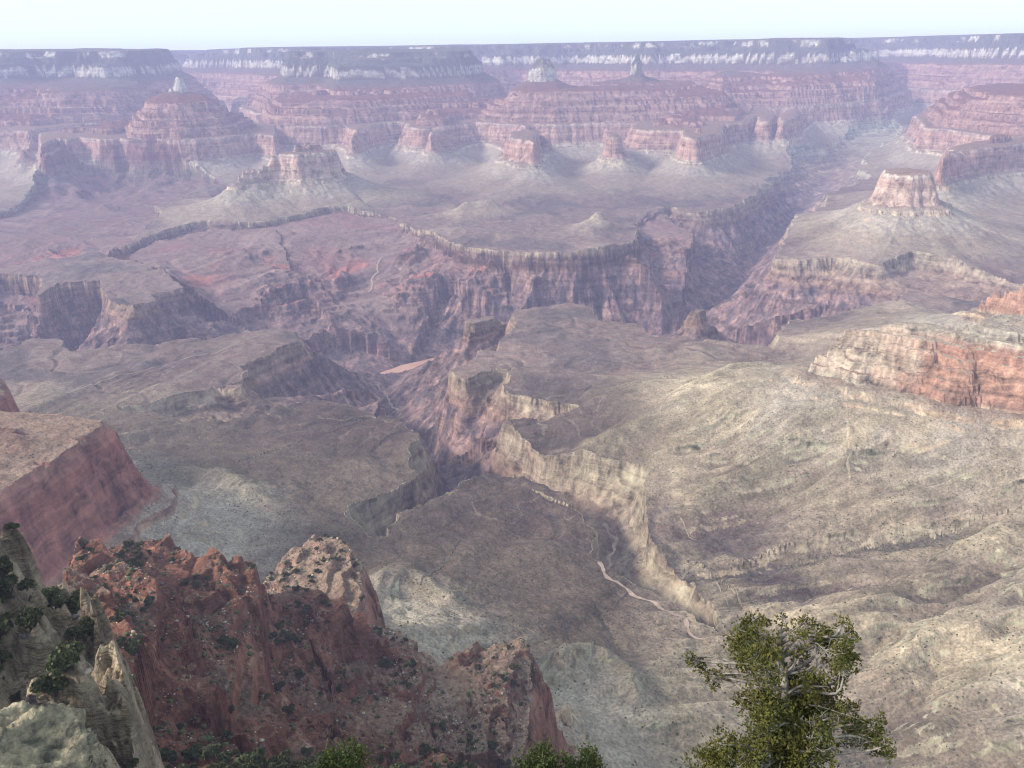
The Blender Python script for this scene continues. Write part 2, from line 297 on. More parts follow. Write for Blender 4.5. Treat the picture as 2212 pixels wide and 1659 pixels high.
THAL = [
  [(pol(-45, 3500), -1430), (pol(-30, 3620), -1430), (pol(-22, 3750), -1430), (pol(-14, 3880), -1430), (pol(-9.5, 3960), -1430), (pickz(862, 800, -1430), -1430), (pickz(890, 789, -1430), -1430), (pol(-3.5, 4230), -1428), (pol(1, 4280), -1428), (pol(6, 4350), -1425),
   (pol(10.5, 4420), -1425), (pol(14, 4250), -1420), (pol(18, 3980), -1420), (pol(23, 3850), -1420), (pol(30, 3750), -1420), (pol(45, 3500), -1420)],
  [(pol(10.5, 4420), -1425), (pol(14.0, 4900), -1370), (pol(15.6, 5500), -1330), (pol(17, 6300), -1260), (pol(18.6, 7300), -1160), (pol(20.5, 8600), -1010), (pol(22, 10000), -820)],
  [(pickz(880, 795, -1430), -1430), (pickz(830, 858, -1345), -1345), (pickz(850, 895, -1310), -1310), (pickz(930, 985, -1250), -1250), (pickz(1008, 1066, -1190), -1190), (pickz(945, 1112, -1130), -1130), (pickz(865, 1168, -1080), -1080), (pickz(800, 1222, -1010), -1010)],
  [(pickz(1008, 1066, -1190), -1190), (pickz(1100, 1095, -1130), -1130), (pickz(1200, 1122, -1085), -1085), (pickz(1290, 1135, -1072), -1072), (pickz(1318, 1142, -1068), -1068), (pickz(1335, 1180, -1060), -1060), (pickz(1303, 1225, -1050), -1050), (pickz(1330, 1255, -1045), -1045), (pickz(1400, 1302, -1036), -1036), (pickz(1470, 1352, -1026), -1026), (pickz(1555, 1440, -1000), -1000)],
  [(pickz(832, 858, -1345), -1345), (pickz(700, 862, -1190), -1190), (pickz(560, 868, -1110), -1110), (pickz(420, 888, -1055), -1055), (pickz(270, 912, -1000), -1000)],
  [(pickz(840, 890, -1310), -1310), (pickz(740, 893, -1150), -1150), (pickz(600, 915, -1070), -1070), (pickz(470, 955, -1010), -1010)],
  [(pickz(960, 1010, -1230), -1230), (pickz(1050, 960, -1130), -1130), (pickz(1130, 905, -1060), -1060), (pickz(1230, 906, -1000), -1000)],
  [(pickz(890, 789, -1430), -1430), (pickr(820, 650, 4420), -1240), (pickr(812, 590, 4750), -1150), (pickr(850, 530, 5150), -1060), (pickr(880, 485, 5600), -985)],
  [(pol(-1.0, 4250), -1428), (pickr(1108, 655, 4420), -1235), (pickr(1090, 590, 4700), -1130), (pickr(1130, 560, 4850), -1060)],
  [(pol(-16, 3850), -1430), (pickr(480, 600, 4450), -1150), (pickr(420, 540, 4800), -1080), (pickr(340, 500, 5150), -1000)],
  [(pol(-24, 4700), -1300), (pickr(200, 500, 5100), -1180), (pickr(150, 470, 5600), -1120), (pickr(220, 430, 6000), -1020)],
  [(pol(-34, 3580), -1430), (pol(-29, 4500), -1330), (pol(-24, 4700), -1300), (pickr(330, 560, 4600), -1200), (pol(-16, 4250), -1300)],
  [(pickr(1480, 700, 4500), -1420), (pickr(1420, 560, 4850), -1200), (pickr(1400, 480, 5300), -1040)],
  [(pol(17, 4050), -1420), (pickr(1990, 580, 4150), -1060)], [(pol(20, 3900), -1420), (pickr(2080, 590, 4050), -1080)], [(pol(12, 4400), -1420), (pickr(1700, 600, 4250), -1200)]]
spc = SP[ci]; WX = XC + 45 * fbm(XC, YC, 330, 3, 201, sp=spc); WY = YC + 45 * fbm(XC, YC, 330, 3, 203, sp=spc)
TH = np.full(XC.shape, 1e9, np.float32); TZ = np.full(XC.shape, -1200, np.float32)
for nt_, t in enumerate(THAL):
    d, kk, qx, qy = seg_dist(*((XC, YC) if nt_ == 0 or t[0][1] > -1400 else (WX, WY)), [p for p, z in t]); d = np.maximum(d - (38 if nt_ == 0 else 4), 0); z = np.interp(kk, np.arange(len(t)), [z for p, z in t]).astype(np.float32)
    m = d < TH; TH[m] = d[m]; TZ[m] = z[m]

def seam(ax_, ay_):
    s_ = SP[ci][:, None]; j_ = np.zeros(ax_.shape, np.float32)
    j_[1:] = np.hypot(np.diff(ax_, axis=0), np.diff(ay_, axis=0)); j_[:, 1:] = np.maximum(j_[:, 1:], np.hypot(np.diff(ax_, axis=1), np.diff(ay_, axis=1)))
    m_ = (j_ > 9 * s_ + 6).astype(np.float32)
    for _ in range(3):
        for ax in (0, 1):
            acc = np.zeros_like(m_)
            for q in range(-6, 7): acc += np.roll(m_, q, axis=ax)
            m_ = acc / 13
    return 1 - np.clip(m_ * 10, 0, 1)
SEAM_U, SEAM_G = seam(QX, QY), seam(GQX, GQY)
RELIEF = [  # (line, height, half width)
 ([(1735, 815), (1650, 848), (1560, 880), (1460, 920), (1350, 955), (1230, 985)], 34, 75), ([(1740, 900), (1640, 930), (1540, 962), (1450, 1005)], 26, 60),
 ([(1800, 980), (1700, 1025), (1580, 1062), (1460, 1110)], 26, 60), ([(2212, 1080), (2000, 1130), (1800, 1165), (1600, 1180)], 18, 50), ([(2212, 1190), (2050, 1240), (1900, 1320), (1760, 1420)], 30, 60),
 ([(2212, 1330), (2000, 1440), (1850, 1560)], 22, 45), ([(2212, 1480), (2050, 1580), (1950, 1680)], 18, 40), ([(2010, 960), (1900, 1010), (1750, 1090)], 20, 45), ([(1230, 860), (1350, 850), (1470, 862)], 16, 70),
 ([(2120, 1178), (1950, 1186), (1750, 1192), (1600, 1205), (1500, 1214), (1440, 1226)], -26, 34), ([(2080, 1190), (2030, 1215), (1985, 1255), (1800, 1275), (1600, 1300)], -20, 28),
 ([(1700, 1120), (1560, 1128), (1450, 1140)], -16, 30), ([(1560, 905), (1440, 912), (1330, 926), (1230, 936), (1130, 930)], -20, 55), ([(1640, 1010), (1540, 1030), (1430, 1056)], -16, 32),
 ([(2212, 1400), (2050, 1500), (1930, 1600)], -16, 30), ([(2212, 1250), (2000, 1370), (1800, 1500), (1700, 1600)], -20, 34), ([(1290, 1330), (1330, 1390), (1340, 1440), (1290, 1480)], -9, 22), ([(1150, 1330), (1260, 1310), (1380, 1320)], -8, 26),
 ([(1210, 1600), (1230, 1530), (1285, 1495), (1340, 1560), (1380, 1640)], 30, 34), ([(800, 1320), (870, 1308), (940, 1340), (985, 1400)], 16, 40), ([(330, 1080), (440, 1065), (520, 1110), (590, 1150)], 22, 55),
 ([(1090, 790), (1200, 780), (1330, 790), (1450, 800)], -9, 70), ([(1100, 1180), (1180, 1200), (1260, 1250)], 8, 50)]
REL = np.zeros(XC.shape, np.float32)
rwx, rwy = XC + 22 * fbm(XC, YC, 120, 3, 211, sp=SP[ci]), YC + 22 * fbm(XC, YC, 120, 3, 213, sp=SP[ci])
for uv_, amp_, wd_ in RELIEF:
    pp_ = [pick(u, v, -945) for u, v in uv_]; d_, kk_, _, _ = seg_dist(rwx, rwy, pp_)
    n_ = len(pp_) - 1; tp_ = np.clip(np.minimum(kk_, n_ - kk_) * 1.4 + .35, 0, 1)
    REL += amp_ * tp_ * np.exp(-np.abs(d_ / wd_) ** (1.5 if amp_ > 0 else 1.2))
# ------------------------------------------------------------------ fine grid: add erosion
FIDF = FID[np.clip(np.round(fi).astype(int), 0, len(ci) - 1)][:, np.clip(np.round(fj).astype(int), 0, len(cj) - 1)]
isl = np.isin(FIDF, [k for k, f_ in enumerate(FEATS) if f_[0] == 'cliff'])
D, qx, qy = up(Dm), up(QX), up(QY)
LD = np.hypot(X - qx, Y - qy) + 1e-3
L = np.float32(140)
mx, my = qx + (X - qx) / LD * np.minimum(L, LD), qy + (Y - qy) / LD * np.minimum(L, LD)
n_fall = fbm(mx, my, 170, 4, 11, ridged=True)            # ribs and gullies that run down the fall line
n_fall2 = fbm(mx, my, 60, 3, 12, ridged=True)
su = up(SEAM_U); n_fall *= su; n_fall2 *= su
n_big = fbm(X, Y, 700, 3, 21)
n_mid = fbm(X, Y, 180, 4, 31, ridged=True)
n_fine = fbm(X, Y, 42, 4, 41)
near = sst(1500, 500, RR)[:, None].astype(np.float32)
hf = sst(-20, 240, D) * sst(90, 330, RR)[:, None]                                      # little wobble at the very top
hf = hf * (0.25 + 0.75 * sst(0, 130, LD))
far = sst(3500, 6500, RR)[:, None].astype(np.float32); vfar = sst(9300, 10300, RR)[:, None].astype(np.float32); vfar2 = vfar
hf = np.maximum(hf, vfar2) * np.where(isl, .4, 1).astype(np.float32)
n_fallw = fbm(mx, my, 420, 3, 13, ridged=True, gain=0.4) * su
n_huge = fbm(X, Y, 2300, 3, 23, gain=0.45)
n_rock = (0.6 * fbm(X, Y, 85, 5, 29, ridged=True, gain=0.5) + 0.6 * fbm(X, Y, 60, 5, 30, gain=.55)) * near * sst(260, 420, RR)[:, None]
Dw = D + hf * (12 * n_fall + 12 * far * n_fallw + (24 - 6 * far) * n_mid * (1 - 0.4 * near) + (45 - 22 * far + 45 * vfar) * n_big * (1 - near) + 8 * n_fall2 + near * 12 + 8 * n_rock) + near * sst(535, 560, D) * sst(640, 600, D) * 13 * fbm(X, Y, 48, 4, 173, ridged=True, gain=.6) + 330 * vfar * n_huge + 9 * n_fine * (0.04 + 0.96 * hf)
slope_zone = sst(640, 800, D)
Dw += sst(110, 150, RR)[:, None] * sst(420, 330, RR)[:, None] * sst(74, 92, D) * sst(140, 110, D) * (6 * fbm(X, Y, 34, 4, 169, ridged=True) + 3 + 3.5 * fbm(X, Y, 11, 4, 170, ridged=True, gain=.6))
tmpl = up(np.isin(FID, [k for k, f_ in enumerate(FEATS) if f_[0] == 'temple']).astype(np.float32))
Dw += (1 - .85 * tmpl) * 105 * fbm(X, Y, 1300, 3, 25, gain=.45) * (sst(6000, 7200, RR) * sst(9800, 9000, RR))[:, None] * sst(250, 400, D)
shz = (sst(115, 150, RR) * sst(460, 400, RR))[:, None] * sst(30, 60, D) * sst(170, 110, D)
Dw += shz * (11 * fbm(X, Y, 58, 4, 221) + 7 * fbm(X, Y, 15, 4, 223))
Dw += slope_zone * ((1 - far) * (45 * n_fall + 16 * n_fall2) + far * (70 * n_fallw + 15 * n_fall))
Zu = P_of(Dw)
per = np.float32(15); q_ = (Zu + 5 * n_big + 3 * n_mid) / per; fr_ = q_ - np.floor(q_)          # thin ledges in the red beds
led = sst(-255, -275, Zu) * sst(-620, -590, Zu) * sst(3500, 2500, RR)[:, None]
lv_ = np.clip(.75 + 1.2 * fbm(X, Y, 110, 3, 167), 0.1, 1)
Zu += led * lv_ * per * (sst(0.72, 0.94, fr_) - fr_)
q_ = (Zu + 6 * n_big + 4 * n_mid) / 24; fr_ = q_ - np.floor(q_); led = isl * sst(-585, -600, Zu) * sst(-800, -780, Zu); Zu += led * .8 * 24 * (sst(0.6, 0.92, fr_) - fr_)
per2 = np.float32(46); q_ = (Zu + 10 * n_big) / per2; fr_ = q_ - np.floor(q_)
led = sst(-335, -350, Zu) * sst(-600, -580, Zu) * sst(2500, 4500, RR)[:, None]
Zu += led * 0.8 * per2 * (sst(0.5, 0.9, fr_) - fr_)
tonto = sst(900, 1300, Dw)
und = fbm(X, Y, 520, 4, 51); n_wash = fbm(X, Y, 260, 3, 55, ridged=True)
azr = np.arctan2(X, Y); rightm = sst(.15, .24, azr) * sst(2700, 2200, RR)[:, None] * sst(610, 700, D)
(fax, fay), (fbx, fby) = pick(2212, 1050, -900), pick(1460, 1190, -960); fl_ = math.hypot(fbx - fax, fby - fay); ux_, uy_ = (fbx - fax) / fl_, (fby - fay) / fl_
wfx, wfy = X + 45 * fbm(X, Y, 420, 3, 241), Y + 45 * fbm(X, Y, 420, 3, 243)
ra_, rc_ = (wfx * ux_ + wfy * uy_) / np.float32(7.5), wfy * ux_ - wfx * uy_
rills = fbm(ra_, rc_, 62, 4, 245, ridged=True, gain=.55) * rightm
Zu += 10 * rills
Zu += tonto * (1 - .75 * rightm) * (20 * und + 9 * n_wash) + (2.0 * n_fine + 1.2 * fbm(X, Y, 14, 2, 61)) * sst(100, 300, RR)[:, None]
DZ = dipz(np.hypot(X, Y)).astype(np.float32)
Zu += DZ
Zu += slope_zone * sst(2300, 1300, D) * ((1 - far) * (24 * su * fbm(mx, my, 270, 3, 14, ridged=True, gain=.45) + 9 * n_fall + 4 * n_fall2) + far * (26 * n_fallw + 9 * n_fall)) * sst(0, 150, LD)
shq = (sst(115, 150, RR) * sst(460, 400, RR))[:, None] * sst(110, 70, D); Zu += shq * (2.2 * fbm(X, Y, 40, 4, 225) + 1.6 * fbm(X, Y, 9, 4, 227, ridged=True, gain=.6))
nr_ = sst(90, 240, RR)[:, None].astype(np.float32)
bx_, by_ = X + 9 * n_fine, Y + 9 * fbm(X, Y, 40, 3, 231)
redm = nr_ * near * sst(-256, -275, Zu) * sst(-640, -600, Zu)
(fax, fay), (fbx, fby) = pick(410, 1410, -400), pick(552, 1222, -475); fl_ = math.hypot(fbx - fax, fby - fay); vx_, vy_ = (fbx - fax) / fl_, (fby - fay) / fl_
along = X * vx_ + Y * vy_; cross = X * vy_ - Y * vx_
qf = cross / np.float32(62) + 1.5 * fbm(along / np.float32(2.2), cross, 120, 3, 251) + .35 * fbm(X, Y, 30, 3, 253); ff = qf - np.floor(qf)
fin = np.where(ff < .86, ff / .86, (1 - ff) / .14) - .5
qg = Zu / np.float32(9) + .6 * n_fine; fg = qg - np.floor(qg)
Zu += redm * np.clip(.55 + 1.1 * fbm(X, Y, 170, 3, 255), 0.05, 1.2) * 15 * fin
Zu += redm * 4.5 * (sst(.55, .8, fg) - fg)
Zu += redm * np.clip(.4 + fbm(X, Y, 90, 3, 233), 0, 1) * (4.5 * cells(bx_, by_, 17, 3, .5) + 2.6 * cells(bx_, by_, 7, 4, .62) + 1.2 * cells(bx_, by_, 3.2, 5, .45) * sst(900, 600, RR)[:, None])
rel = up(REL); Zu += rel * sst(620, 720, D)
nr_ = sst(90, 240, RR)[:, None].astype(np.float32)
Zu += nr_ * near * sst(760, 560, D) * (2.0 * fbm(X, Y, 46, 4, 161, ridged=True, gain=.55) + 1.3 * fbm(X, Y, 13, 3, 163, ridged=True, gain=.6))
# gorge
g, tz, th = up(G), up(TZ), up(TH)
gqx, gqy = up(GQX), up(GQY)
gl = np.hypot(X - gqx, Y - gqy) + 1e-3
kx, ky = gqx + (X - gqx) / gl * np.minimum(90, gl), gqy + (Y - gqy) / gl * np.minimum(90, gl)
sg = up(SEAM_G); f1 = sg * fbm(kx, ky, 110, 4, 71, ridged=True); f2 = fbm(X, Y, 90, 5, 81, ridged=True); f3 = fbm(X, Y, 320, 3, 91)
gfar = sst(5200, 6500, RR)[:, None].astype(np.float32) * sst(0.17, 0.22, np.arctan2(X, Y)); f4 = sg * fbm(kx, ky, 330, 3, 73, ridged=True, gain=0.4)
drain = sg * fbm(kx, ky, 210, 3, 75, ridged=True, gain=.45)
Z_dr = sst(520, 0, -g) * sst(-8, 40, -g) * (-9 * np.clip(drain, 0, 1))
gw = g + 16 * fbm(X, Y, 150, 4, 95) + 8 * f2 + 4 * f1 + 7 * fbm(X, Y, 38, 3, 97) + 24 * sst(4200, 4700, np.hypot(X, Y)) * fbm(X, Y, 230, 4, 98) + 22 * np.clip(drain - .15, 0, 1) + gfar * (70 * f3 + 40 * f4)
gin = np.clip(gw, 0, None)
tt = gin / (gin + np.maximum(th + 16 * f3 - 6, 0) + 1e-3)
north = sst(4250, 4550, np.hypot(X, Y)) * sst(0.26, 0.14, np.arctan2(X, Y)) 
cv = np.clip(.62 + 1.25 * fbm(X, Y, 420, 3, 77) + .2 * north, .1, 1.25)
ca, cb, cc = fbm(X, Y, 60, 3, 78), fbm(X, Y, 60, 3, 79), fbm(X, Y, 90, 3, 80)
cliff = cv * (1 + .8 * north) * (17 * sst(0, 5, gin) + 16 * sst(7, 11, gin + 6 * ca) + 15 * sst(15, 20, gin + 9 * cb)) + 20 * sst(32, 42, gin + 14 * cc)
cliff = np.minimum(cliff, np.maximum(Zu - tz, 0) * 0.55)
shp = (1 - north) * np.power(tt, 0.85) + north * np.power(tt, 1.3)
low = Zu - cliff
ribs = np.sin(np.clip(tt, 0, 1) * np.pi) * (38 * f1 + 14 * north * f1 + 120 * f4 * north + 26 * f2 * (1 - .4 * north) + 22 * gfar * f3) * sst(10, 120, gin + th)
Zg = low + (tz - low) * shp + ribs * np.clip((low - tz) / 200, 0, 1)
Zg = np.maximum(Zg, tz)
fan = fbm(X, Y, 380, 5, 83, ridged=True)
Zg += north * (70 * fan - 8) * sst(0.02, .2, tt) * sst(1, .75, tt) * np.clip((low - tz) / 150, 0, 1)
q_ = (Zg + 8 * f3) / 24; fr_ = q_ - np.floor(q_); Zg += north * sst(-1110, -1140, Zg) * sst(-1270, -1240, Zg) * 17 * (sst(.5, .9, fr_) - fr_)
Zg = np.maximum(Zg, tz)
Zu += Z_dr
wx_, wy_ = X + 60 * fbm(X, Y, 260, 3, 181), Y + 60 * fbm(X, Y, 260, 3, 183)
Zu -= tonto * 5 * sst(.8, .98, 1 - np.abs(pn(wx_ / np.float32(310), wy_ / np.float32(310), 185)) * 2) * (1 - far)
Z = np.where(gw > 0, Zg, Zu).astype(np.float32)
S = Z - DZ       # height in the bed column

def height(x, y):
    r = math.hypot(x, y); a_ = math.atan2(x, y)
    i = float(np.interp(r, RR, np.arange(NR))); j = float(np.interp(a_, AZ, np.arange(NA)))
    i0_, j0_ = min(int(i), NR - 2), min(int(j), NA - 2); p, q = i - i0_, j - j0_
    return float((Z[i0_, j0_] * (1 - p) + Z[i0_ + 1, j0_] * p) * (1 - q) + (Z[i0_, j0_ + 1] * (1 - p) + Z[i0_ + 1, j0_ + 1] * p) * q)

# slope
dzr = np.gradient(Z, axis=0) / DR[:, None].astype(np.float32)
dza = np.gradient(Z, axis=1) / (RR[:, None] * (AZ[1] - AZ[0])).astype(np.float32)
SL = np.hypot(dzr, dza)

#@@MATERIALS
# ------------------------------------------------------------------ colours of the ground (what grows or lies on the beds, and shade painted on the near bench)
def mixc(c, k, rgb):
    k = np.clip(k, 0, 1)[..., None]; return c * (1 - k) + np.array(rgb, np.float32) * k
C = np.zeros(Z.shape + (3,), np.float32)
sw = S + 12 * n_fine + 10 * n_big
C[:] = (0.12, 0.092, 0.07)
C = mixc(C, sst(.0, .35, fbm(X, Y, 26, 5, 139)), (.29, .24, .18))
C = mixc(C, sst(.1, .4, fbm(X, Y, 40, 4, 138)) * .6, (.20, .115, .08))
C = mixc(C, sst(-255, -275, sw), (0.150, 0.070, 0.050))                 # Hermit and Supai debris
redp = sst(-255, -275, sw) * near
C = mixc(C, redp * sst(-.1, .45, fbm(X, Y, 70, 4, 143)) * .75, (.125, .095, .075))
C = mixc(C, redp * sst(.15, .5, fbm(X, Y, 24, 4, 145)) * .4, (.23, .145, .105))
C = mixc(C, sst(-560, -610, sw) , (0.215, 0.150, 0.112))
C = mixc(C, sst(-755, -790, sw), (0.30, 0.255, 0.20))                  # grey-buff talus
C = mixc(C, sst(-840, -900, sw), (0.228, 0.178, 0.132))
C = mixc(C, sst(-925, -965, sw), (0.152, 0.108, 0.091))                # bench scrub
gm = (gw > 6)
n270 = su * fbm(mx, my, 270, 3, 14, ridged=True, gain=.45)
pt = fbm(X, Y, 420, 4, 131); pt2 = fbm(X, Y, 150, 4, 137)
C = mixc(C, (~gm) * tonto * sst(0.1, 0.4, pt) * 0.8, (0.086, 0.070, 0.066))   # dark blackbrush
C = mixc(C, (~gm) * tonto * sst(0.1, 0.6, pt2) * 0.5, (0.172, 0.138, 0.115))
C = mixc(C, (~gm) * slope_zone * (1 - tonto) * sst(0.15, 0.5, pt2 + 0.5 * n_fall) * 0.5, (0.245, 0.21, 0.145))  # yellow-green shale
C = mixc(C, isl * sst(-720, -640, S) * .8, (.29, .245, .19))
C = mixc(C, gm * (0.5 + 0.5 * north), (0.17, 0.115, 0.10))
C = mixc(C, gm * north * sst(0.0, 0.4, pt) * 0.6, (0.20, 0.10, 0.095))
hk = 0.55 * north * sst(0.05, 0.6, fbm(X, Y, 260, 3, 141) + 0.35 * f1) * sst(-1030, -1070, S) * sst(-1200, -1140, S)
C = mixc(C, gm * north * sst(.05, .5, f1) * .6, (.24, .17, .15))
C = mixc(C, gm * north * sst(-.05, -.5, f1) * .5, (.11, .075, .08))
C = mixc(C, gm * hk, (0.35, 0.115, 0.08))                                 # orange shale
C = mixc(C, sst(20, -20, sw) * sst(-60, 0, sw) * 0, (0, 0, 0))
fzr = sst(8500, 9300, RR)[:, None].astype(np.float32)
fpat = fbm(X, Y, 230, 4, 151) + 0.2 * n_fallw
sb = S + 5 * n_mid
fz = np.where(S > 10, 1.0, np.where(sb > -62, .35 + .65 * sst(.25, -.05, fpat), np.where(sb > -142, .97, np.where(sb > -246, .10, .72 * sst(-350, -290, sb))))).astype(np.float32) * fzr
C = mixc(C, fz, (0.065, 0.075, 0.06))      # forest on the far rim
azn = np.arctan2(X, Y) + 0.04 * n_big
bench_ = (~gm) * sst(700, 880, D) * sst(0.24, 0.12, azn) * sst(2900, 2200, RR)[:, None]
C *= (1 - (.5 + .12 * np.clip(pt + pt2, -1, 1)) * bench_)[..., None]; C = mixc(C, bench_ * .35, (.096, .068, .054))  # cloud shade put into the near bench colour, over its dark scrub
C = mixc(C, (~gm) * sst(560, 640, D) * sst(.14, .26, azn) * sst(3000, 2400, RR)[:, None] * .75 * sst(-.6, .3, n270 + .6 * pt2), (.25, .20, .138))
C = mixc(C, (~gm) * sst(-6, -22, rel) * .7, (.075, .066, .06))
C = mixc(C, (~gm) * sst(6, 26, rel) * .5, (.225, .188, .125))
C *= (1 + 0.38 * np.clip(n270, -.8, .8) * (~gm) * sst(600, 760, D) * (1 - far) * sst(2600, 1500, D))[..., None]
wx_, wy_ = X + 60 * fbm(X, Y, 260, 3, 181), Y + 60 * fbm(X, Y, 260, 3, 183)
vein = 1 - np.abs(pn(wx_ / np.float32(310), wy_ / np.float32(310), 185)) * 2; vein2 = 1 - np.abs(pn(wx_ / np.float32(120), wy_ / np.float32(120), 187)) * 2
C = mixc(C, (~gm) * tonto * sst(.90, .97, vein) * .55 * sst(5000, 3000, RR)[:, None], (.075, .068, .064))
C = mixc(C, (~gm) * tonto * sst(.93, .985, vein2) * .45 * sst(4000, 2500, RR)[:, None], (.24, .20, .155))
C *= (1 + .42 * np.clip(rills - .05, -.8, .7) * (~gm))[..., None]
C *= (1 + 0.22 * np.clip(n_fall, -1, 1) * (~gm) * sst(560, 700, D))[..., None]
COVER = np.clip(1.25 - sst(0.55, 1.15, SL) * 1.25 + 0.25 * n_fine, 0, 1).astype(np.float32)
COVER = np.where(gm, COVER * (0.35 + 0.65 * north) , COVER)
q_ = (Z + 5 * n_big + 3 * n_mid) / 15; fr_ = q_ - np.floor(q_)
lip = near * sst(-262, -280, S) * sst(-600, -585, S) * sst(.66, .8, fr_) * sst(-.1, .3, fbm(X, Y, 60, 4, 191)) * sst(.35, .6, SL)
C = mixc(C, lip * .8, (.30, .20, .145)); COVER = np.where(near * sst(-262, -280, S) * sst(-600, -585, S) > .5, COVER - .35 * sst(.45, .8, SL), COVER)
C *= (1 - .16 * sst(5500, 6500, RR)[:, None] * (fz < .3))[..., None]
COVER = np.where(near * (S > -158) * (SL < 1.7) * (RR[:, None] > 120) > .5, np.maximum(COVER, .75 - .25 * sst(.2, -.2, n_fine)), COVER)
COVER = np.maximum(COVER, fz * 1.3).astype(np.float32)
TINT = np.ones(Z.shape + (3,), np.float32)
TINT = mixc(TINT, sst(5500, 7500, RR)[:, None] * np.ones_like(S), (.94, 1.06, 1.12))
TINT = mixc(TINT, near * sst(-256, -246, S), (.74, .69, .62))
TINT = mixc(TINT, near * sst(-250, -265, S) * sst(-780, -760, S), (.58, .48, .46))
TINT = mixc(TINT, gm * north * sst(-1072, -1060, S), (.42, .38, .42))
azm = np.arctan2(X, Y)
isl = np.isin(FIDF, [k for k, f_ in enumerate(FEATS) if f_[0] == 'cliff'])
TINT = mixc(TINT, isl * (~gm) * sst(-778, -758, S) * sst(-500, -640, S) * np.clip(sst(0.475, 0.435, azm + 0.03 * n_mid) + sst(-655, -625, S), 0, 1), (1.25, 1.75, 1.8))
TINT = mixc(TINT, isl * sst(0.435, 0.475, azm + 0.03 * n_mid) * (~gm) * sst(-800, -760, S) * sst(-625, -655, S), (1.2, 1.22, 1.15))
TINT = mixc(TINT, np.isin(FIDF, [k for k, f_ in enumerate(FEATS) if f_[0] == 'promontory']) * sst(-800, -770, S), (.8, .62, .62))
TINT = mixc(TINT, (fid_butte := np.isin(FIDF, [k for k, f_ in enumerate(FEATS) if f_[0] == 'butte']) & (RR[:, None] < 6800)) * sst(-790, -755, S), (1.2, 1.5, 1.6))

